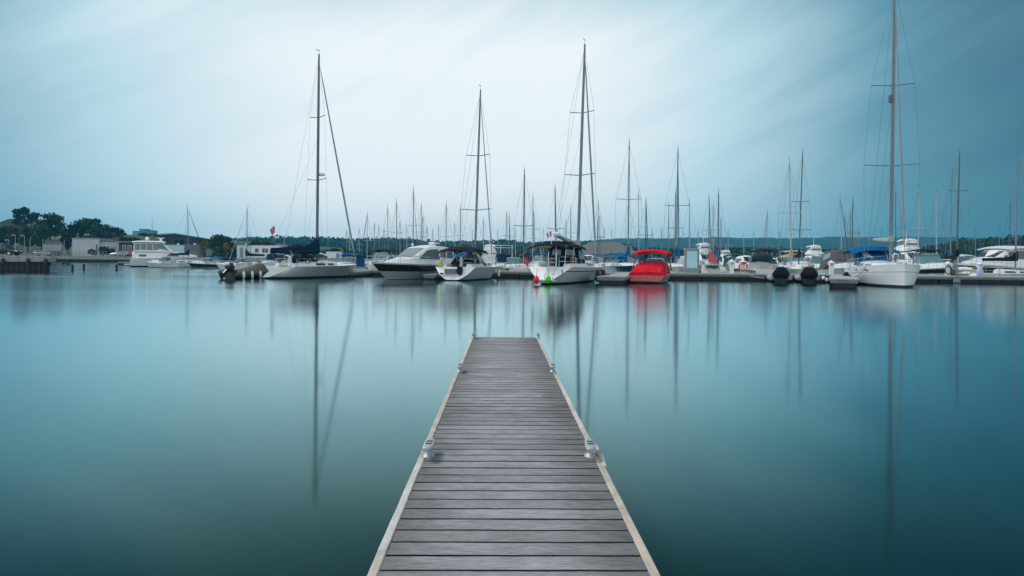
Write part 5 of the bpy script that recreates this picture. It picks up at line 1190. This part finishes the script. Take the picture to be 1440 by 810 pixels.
# left side boats
def yacht_left():
    st, bw = P(189, 110.5), P(272, 114.5); c, rz, L = rot_frame(st, bw); B = 3.8; L += 1.2
    t = thing('motor_yacht', 'white aft cabin motor yacht with enclosed upper bridge on the far left', 'motorboat', c, rz, 'boats moored near the left shore')
    L2 = L / 2
    sh, _ = hull(t, L, B, 1.35, 1.75, tw=.92, brake=1.6, mats=(white, anti, navy), boot=.12, band=.12, capm=white, fullness=2.6, deckmat=white)
    low = [(-L2 + .3, 1.6, 1.3, 2.35), (-L2 + 1.0, 1.66, 1.3, 2.5), (-.2, 1.64, 1.3, 2.5), (1.8, 1.5, 1.4, 2.35), (3.8, 1.05, 1.55, 2.1), (4.9, .4, 1.65, 1.85)]
    house(t, 'aft_cabin', low, white); side_window(t, low, -L2 + 1.3, -L2 + 2.3, .3, .6); side_window(t, low, .4, 2.2, .35, .62, slant=.3)
    up = [(-L2 + .5, 1.52, 2.42, 3.95), (-L2 + 1.0, 1.55, 2.45, 4.1), (-.9, 1.52, 2.45, 4.1), (-.3, 1.42, 2.45, 4.0), (1.3, 1.2, 2.4, 2.6)]
    house(t, 'bridge_enclosure', up, white)
    for a in (-L2 + .65, -L2 + 1.5, -L2 + 2.35, -L2 + 3.2): side_window(t, up, a, a + .78, .16, .80, mat('bridge_vinyl', (.16, .20, .21), .15), name='vinyl_window')
    side_window(t, up, -1.0, .6, .28, .8, mat('teal_glass', (.1, .2, .23), .12), slant=.8)
    canopy(t, 'hardtop', -L2 + .3, .1, 3.2, 4.25, white, sag=.15, fs=.12, th=.1)
    MB().ell((-L2 + 2.4, -.3, 4.55), (.3, .3, .32)).build('satellite_dome', white, t, smooth=60)
    MB().lathe([(.25, 0), (.18, .3), (.2, .45)], (-L2 + 4.4, 0, 4.2), 10).build('radar_base', white, t, smooth=40); MB().box((-L2 + 4.4, 0, 4.72), (1.0, .3, .12)).build('radar_scanner', white, t)
    rail(t, 'bow_rail', sh, -.2, L2 - .3, .7, 5, r=.022)
    MB().box((-L2 - .4, 0, .4), (.9, B * .85, .12)).build('swim_platform', offw, t)
    for s in (-.5, .9): MB().box((-L2 - .02, s, 1.0), (.06, .5, .25)).build('stern_port', glass, t)
yacht_left()
Lb = 'boats moored near the left shore'
Mo('low pale grey motorboat with its bow pointing left in front of the white motor yacht', 229, 104.5, 182, 5.6, 'bowrider', offw, group=Lb)
Mo('dark hulled launch with clutter right of the navy covered sailboat', 289, 107, 186, 5.4, 'bowrider', brownblack, group=Lb)
Mo('white boat with a tall navy canopy in front of the dark boat hall', 313, 107.5, 178, 4.8, 'canopy', white, navyc, group=Lb, B=2.2)
Mo('white boat with bright blue top right behind the dark hulled launch', 299, 116, 170, 5.0, 'canvas', white, bluec, group=Lb)
Mo('white low boat left of the peaked grey cover inflatable', 333, 89, 184, 5.4, 'bowrider', white, group=Lb)
Mo('white motorboat with black bimini behind the silver sloop cockpit', 405, 84, AW, 7., 'express', white, blackc, group=Lb)
Mo('white cabin boat beyond the silver sloop mast foot', 440, 84, TW_, 7., 'hard', white, group=Lb)
Mo('small white boat with navy canvas right of the white site cabin', 381, 100, TW_, 6.4, 'canvas', white, navyc, group=Lb)

flag('large pink red flag hanging at a stern right of the kiosk', W(996.5, 355, 70), .9, 1.0, mat('faded_pink_flag', (.55, .14, .16), .8), R(-20), .6)
flag('dark red flag with its staff on the white open boat beside the enclosed sailboat', W(736, 362, 69), .6, .6, flagred, R(5), .7, pole=1.2)
# houses behind the masts
building('marina_house', 'single storey house with a broad grey hipped roof behind the masts', 'building', 806, 899, 339.5, 190, 11, mat('blue_grey_siding', (.30, .34, .37), .7), greyroof, base=.6, roof='hip', rh=3.6, windows=((.1, .16, .35, .8), (.3, .36, .35, .8), (.5, .58, .35, .8), (.72, .78, .35, .8)), overhang=.6)
building('marina_house', 'smaller flat roofed grey building right of the grey hipped roof', 'building', 861, 889, 344, 215, 8, mat('grey_board', (.20, .20, .19), .8), roofd, base=.6, windows=((.25, .4, .4, .75), (.6, .7, .4, .75)))
MB().add([(-36, 180, .55), (150, 180, .55), (150, 335, .55), (-36, 335, .55), (-36, 180, -.5), (150, 180, -.5)], [(0, 1, 2, 3), (4, 5, 1, 0)]).build('marina_shore', landm)['kind'] = 'structure'
# gantry rack
a = P(687, 140); b_ = P(720, 140); zt = ZOF(704, 345, 140); t = thing('gantry', 'white horizontal gantry frame between black bimini mast and tall bare mast', 'gantry', (a.x, 140, 0)); Lg = b_.x - a.x
for f in (0, .5, 1): MB().tube([(Lg * f, 0, -.5), (Lg * f, 0, zt)], .08, 6).build('leg', whitep, t)
for z in (zt, zt - .5): MB().tube([(-.2, 0, z), (Lg + .2, 0, z)], .07, 6).build('beam', whitep, t)

# ------------------------------------------------------------------ the wooden dock in front
HD = 1.27
u, v = (706 - 720) / F, -(375 - H0) / F
ax = Vector((u * CT - v * ST, 1, u * ST + v * CT)).normalized(); ay = Vector((0, 0, 1)).cross(ax).normalized() * -1; az_ = ay.cross(ax)
DM = Matrix((( ay.x, ax.x, az_.x, 0), (ay.y, ax.y, az_.y, 0), (ay.z, ax.z, az_.z, CAM_Z), (0, 0, 0, 1)))
orig = Vector((0, 0, CAM_Z)) - az_ * HD
DM.translation = orig
dock = thing('wooden_dock', 'weathered grey plank dock with pale edge boards leading out over the water', 'dock'); dock.matrix_world = DM
XC, Y0, Y1 = .062, 1.2, 12.3; HWD = .605; RB = .042
def dockmat():
    m = bpy.data.materials.new('weathered_planks'); m.use_nodes = True; t = m.node_tree; b = t.nodes['Principled BSDF']; nd = t.nodes.new; lk = t.links.new
    c = nd('ShaderNodeTexCoord'); g = nd('ShaderNodeNewGeometry')
    off = nd('ShaderNodeVectorMath'); off.operation = 'SCALE'; cc = nd('ShaderNodeCombineXYZ'); lk(g.outputs['Random Per Island'], cc.inputs[0]); lk(g.outputs['Random Per Island'], cc.inputs[2])
    lk(cc.outputs[0], off.inputs[0]); off.inputs['Scale'].default_value = 37
    add = nd('ShaderNodeVectorMath'); lk(c.outputs['Object'], add.inputs[0]); lk(off.outputs[0], add.inputs[1])
    def noise(sc3, scale, det=6, rg=.6):
        mp_ = nd('ShaderNodeMapping'); mp_.inputs['Scale'].default_value = sc3; lk(add.outputs[0], mp_.inputs[0])
        n = nd('ShaderNodeTexNoise'); n.inputs['Scale'].default_value = scale; n.inputs['Detail'].default_value = det; n.inputs['Roughness'].default_value = rg; lk(mp_.outputs[0], n.inputs['Vector']); return n.outputs[0]
    grain = noise((2.6, 42, 8), 4.5, 8, .75); fine = noise((5, 110, 20), 5, 4, .75); blot = noise((1, 1.6, 1), 2.2, 5, .65); blot2 = noise((.5, 3, 1), 6, 4)
    r = nd('ShaderNodeValToRGB'); lk(grain, r.inputs[0]); e = r.color_ramp.elements
    e[0].position = .30; e[0].color = (.125, .122, .126, 1); e[1].position = .72; e[1].color = (.475, .475, .50, 1)
    q = e.new(.5); q.color = (.30, .298, .312, 1)
    def mixc(fac, a, bcol, mode='MULTIPLY', f=1.):
        mx_ = nd('ShaderNodeMix'); mx_.data_type = 'RGBA'; mx_.blend_type = mode
        if isinstance(fac, float): mx_.inputs[0].default_value = fac
        else: lk(fac, mx_.inputs[0])
        lk(a, mx_.inputs[6])
        if isinstance(bcol, tuple): mx_.inputs[7].default_value = bcol
        else: lk(bcol, mx_.inputs[7])
        return mx_.outputs[2]
    isl = nd('ShaderNodeMapRange'); lk(g.outputs['Random Per Island'], isl.inputs[0]); isl.inputs[3].default_value = .84; isl.inputs[4].default_value = 1.08
    col = mixc(1., r.outputs[0], isl.outputs[0])
    bl = nd('ShaderNodeMapRange'); lk(blot, bl.inputs[0]); bl.inputs[1].default_value = .35; bl.inputs[2].default_value = .68; bl.inputs[3].default_value = .74; bl.inputs[4].default_value = 1.15; col = mixc(1., col, bl.outputs[0])
    fn = nd('ShaderNodeMapRange'); lk(fine, fn.inputs[0]); fn.inputs[1].default_value = .36; fn.inputs[2].default_value = .5; fn.inputs[3].default_value = .55; fn.inputs[4].default_value = 1.; col = mixc(1., col, fn.outputs[0])
    # the trodden middle is bleached, the edges stay darker
    sxx = nd('ShaderNodeSeparateXYZ'); lk(c.outputs['Object'], sxx.inputs[0]); ab = nd('ShaderNodeMath'); ab.operation = 'ABSOLUTE'; lk(sxx.outputs[0], ab.inputs[0])
    aw = nd('ShaderNodeMath'); aw.operation = 'MULTIPLY_ADD'; lk(blot2, aw.inputs[0]); aw.inputs[1].default_value = .5; lk(ab.outputs[0], aw.inputs[2])
    wr_ = nd('ShaderNodeMapRange'); wr_.interpolation_type = 'SMOOTHSTEP'; lk(aw.outputs[0], wr_.inputs[0]); wr_.inputs[1].default_value = .40; wr_.inputs[2].default_value = .85; wr_.inputs[3].default_value = 1.05; wr_.inputs[4].default_value = .60; col = mixc(1., col, wr_.outputs[0])
    # bird droppings and lichen specks
    vr = nd('ShaderNodeTexVoronoi'); vr.inputs['Scale'].default_value = 2.3; lk(c.outputs['Object'], vr.inputs['Vector'])
    nn = nd('ShaderNodeTexNoise'); nn.inputs['Scale'].default_value = 60; lk(c.outputs['Object'], nn.inputs['Vector'])
    ds = nd('ShaderNodeMath'); ds.operation = 'ADD'; lk(vr.outputs['Distance'], ds.inputs[0]); sn = nd('ShaderNodeMath'); sn.operation = 'MULTIPLY_ADD'; lk(nn.outputs[0], sn.inputs[0]); sn.inputs[1].default_value = .09; sn.inputs[2].default_value = -.045; lk(sn.outputs[0], ds.inputs[1])
    sp = nd('ShaderNodeMapRange'); lk(ds.outputs[0], sp.inputs[0]); sp.inputs[1].default_value = .045; sp.inputs[2].default_value = .06; sp.inputs[3].default_value = .75; sp.inputs[4].default_value = 0.
    sep = nd('ShaderNodeSeparateColor'); lk(vr.outputs['Color'], sep.inputs[0]); gt = nd('ShaderNodeMath'); gt.operation = 'GREATER_THAN'; lk(sep.outputs[0], gt.inputs[0]); gt.inputs[1].default_value = .45
    ml = nd('ShaderNodeMath'); ml.operation = 'MULTIPLY'; lk(sp.outputs[0], ml.inputs[0]); lk(gt.outputs[0], ml.inputs[1])
    col = mixc(ml.outputs[0], col, (.6, .6, .58, 1), 'MIX')
    lk(col, b.inputs['Base Color']); b.inputs['Roughness'].default_value = .78; b.inputs['Specular IOR Level'].default_value = .35
    bp = nd('ShaderNodeBump'); bp.inputs['Strength'].default_value = .55; bp.inputs['Distance'].default_value = .006; lk(grain, bp.inputs['Height']); lk(bp.outputs[0], b.inputs['Normal'])
    return m
pm_ = MB(); pitch = .1452; y = Y1
while y > Y0:
    w_ = pitch - rng.uniform(.0125, .015); g = .002; x0, x1 = XC - HWD + RB + .003, XC + HWD - RB - .003; dz = rng.uniform(-.0007, .0007); sk = rng.uniform(-.0012, .0012)
    x0 -= rng.uniform(-.002, .002); x1 += rng.uniform(-.002, .002)
    secs = []
    for k in range(9):
        x = x0 + (x1 - x0) * k / 8; wob = rng.uniform(-.0012, .0012); s = sk * (k / 4 - 1)
        ya, yb_ = y - w_ + s + wob, y + s + wob; z = dz + rng.uniform(-.0008, .0008)
        secs.append([(x, ya, z - .060), (x, ya, z - g), (x, ya + g, z), (x, (ya + yb_) / 2, z + .0012), (x, yb_ - g, z), (x, yb_, z - g), (x, yb_, z - .060)])
    o_ = len(pm_.m); pm_.loft(secs, ring=True); y -= pitch
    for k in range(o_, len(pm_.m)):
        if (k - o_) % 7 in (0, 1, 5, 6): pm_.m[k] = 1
pm_.build('decking', [dockmat(), mat('grimy_shaded_plank_edge', (.022, .020, .020), .9, var=.3)], dock, smooth=30)  # plank sides near black: grime plus the shade of the gaps, put into the colour
edge = mat('pale_edge_board', (.46, .42, .37), .75, var=.28, scale=5, bump=.25, streak=(2, .8, 2)); edge2 = mat('warm_edge_board', (.47, .395, .33), .75, var=.25, scale=5, bump=.25, streak=(2, .8, 2)); edge3 = mat('bleached_edge_board', (.52, .49, .455), .75, var=.22, scale=5, bump=.25, streak=(2, .8, 2))
for s, cuts in ((-1, (1.2, 3.05, 4.55, 6.9, 9.55, 12.32)), (1, (1.2, 3.6, 5.38, 7.7, 10.2, 12.32))):
    for k, (a, b_) in enumerate(zip(cuts, cuts[1:])):
        x = XC + s * (HWD - RB / 2); z = .004 + rng.uniform(-.002, .003); sk = rng.uniform(-.002, .002); q = []
        for j in range(9):
            yy = a + .003 + (b_ - a - .006) * j / 8; xo = x + sk * (j / 4 - 1) + rng.uniform(-.0015, .0015); zz_ = z + rng.uniform(-.0015, .0015); h_ = RB / 2
            q.append([(xo - h_, yy, -.14), (xo - h_, yy, zz_ - .005), (xo - h_ + .005, yy, zz_), (xo + h_ - .005, yy, zz_), (xo + h_, yy, zz_ - .005), (xo + h_, yy, -.14)])
        MB().loft(q, ring=True).build('edge_board', (edge, edge2, edge3)[(k * 2 + (s > 0)) % 3], dock, smooth=30)
MB().box((XC, (Y0 + Y1) / 2, -.070), (HWD * 2 - .1, Y1 - Y0 - .05, .012)).build('gap_light_block', floatm, dock)  # unseen dark sheet added to keep light out of the plank gaps
MB().box((XC, Y1 + .025, -.075), (HWD * 2 - .1, .045, .13)).build('end_board', edge, dock)
for s in (-.4, 0, .4): MB().box((XC + s, (Y0 + Y1) / 2, -.145), (.06, Y1 - Y0 - .05, .12)).build('joist', floatm, dock)
for k in range(5): MB().box((XC, 2.0 + k * 2.4, -.30), (.9, 1.5, .26)).build('dock_float', floatm, dock)
galv = mat('galvanised_cleat', (.42, .45, .455), .5, metal=.45, var=.16, scale=30, bump=.15)
def ld(px, py):
    d = HD * F / (py - 375); return ((px - 706) / F * d, d)
spots = [(605.5, 641.5, 'left cleat of the nearest pair on the wooden dock'), (832, 641, 'right cleat of the nearest pair on the wooden dock, beside the torn edge strip'), (648, 523.5, 'left cleat of the middle pair on the wooden dock'), (778.5, 522.8, 'right cleat of the middle pair on the wooden dock'),
         (666.8, 476, 'left cleat of the far pair at the end of the dock'), (757.5, 475.8, 'right cleat of the far pair at the end of the dock')]
proto = None
for k, (px, py, lab) in enumerate(spots):
    x, yy = ld(px, py)
    if k == 0:
        proto = thing('dock_cleat', lab, 'cleat', group='galvanised cleats on the wooden dock')
        secs = []
        for z, a, b_ in ((0, .040, .07), (.009, .040, .07), (.015, .033, .056), (.028, .021, .04), (.044, .019, .036), (.058, .025, .045)):
            secs.append([(a * math.cos(i * math.pi / 9), b_ * math.sin(i * math.pi / 9), z) for i in range(18)])
        MB().loft(secs, ring=True).build('base', galv, proto, smooth=50)
        secs = []
        for f in (-1, -.95, -.85, -.45, 0, .45, .85, .95, 1):
            w_ = .034 * (1 - .12 * abs(f)) * (1 if abs(f) < .9 else (.8 if abs(f) < .97 else .45)); yv = .132 * f; zt = .086 + .003 * f * f; zb_ = zt - .032 + .010 * abs(f)
            secs.append([(-w_, yv, zb_ + .006), (-w_, yv, zt - .006), (-w_ * .75, yv, zt), (w_ * .75, yv, zt), (w_, yv, zt - .006), (w_, yv, zb_ + .006), (w_ * .7, yv, zb_), (-w_ * .7, yv, zb_)])
        h_ = MB().loft(secs, ring=True).build('horn', galv, proto, smooth=50)
        for yv in (-.012, .048): MB().box((0, yv, .0875), (.042, .017, .004)).build('slot', rubber, h_)
        o = proto
    else: o = copytree(proto); tag(o, lab, 'cleat', 'galvanised cleats on the wooden dock')
    o.matrix_world = DM @ Matrix.Translation((x, yy, .003)) @ Matrix.Rotation(R((0, -4, 2, -3, 0, 1)[k]), 4, 'Z')
# torn edge strip by the near right cleat
q = []; x, yy = ld(845, 652)
for j in range(9):
    f = j / 8; xo = XC + HWD - .004 + .005 * math.sin(f * 5.2) ** 2 + rng.uniform(-.004, .004); zz_ = .006 + .014 * math.sin(f * 3.1) + rng.uniform(-.006, .006)
    q.append([(xo - .016, 4.35 + f * .5, zz_ - .03), (xo - .014, 4.35 + f * .5, zz_), (xo + .012, 4.35 + f * .5, zz_ + .006), (xo + .016, 4.35 + f * .5, zz_ - .05)])
MB().loft(q, ring=True).build('torn_edge_strip', mat('torn_vinyl_strip', (.40, .40, .38), .6, var=.3, scale=20), dock)
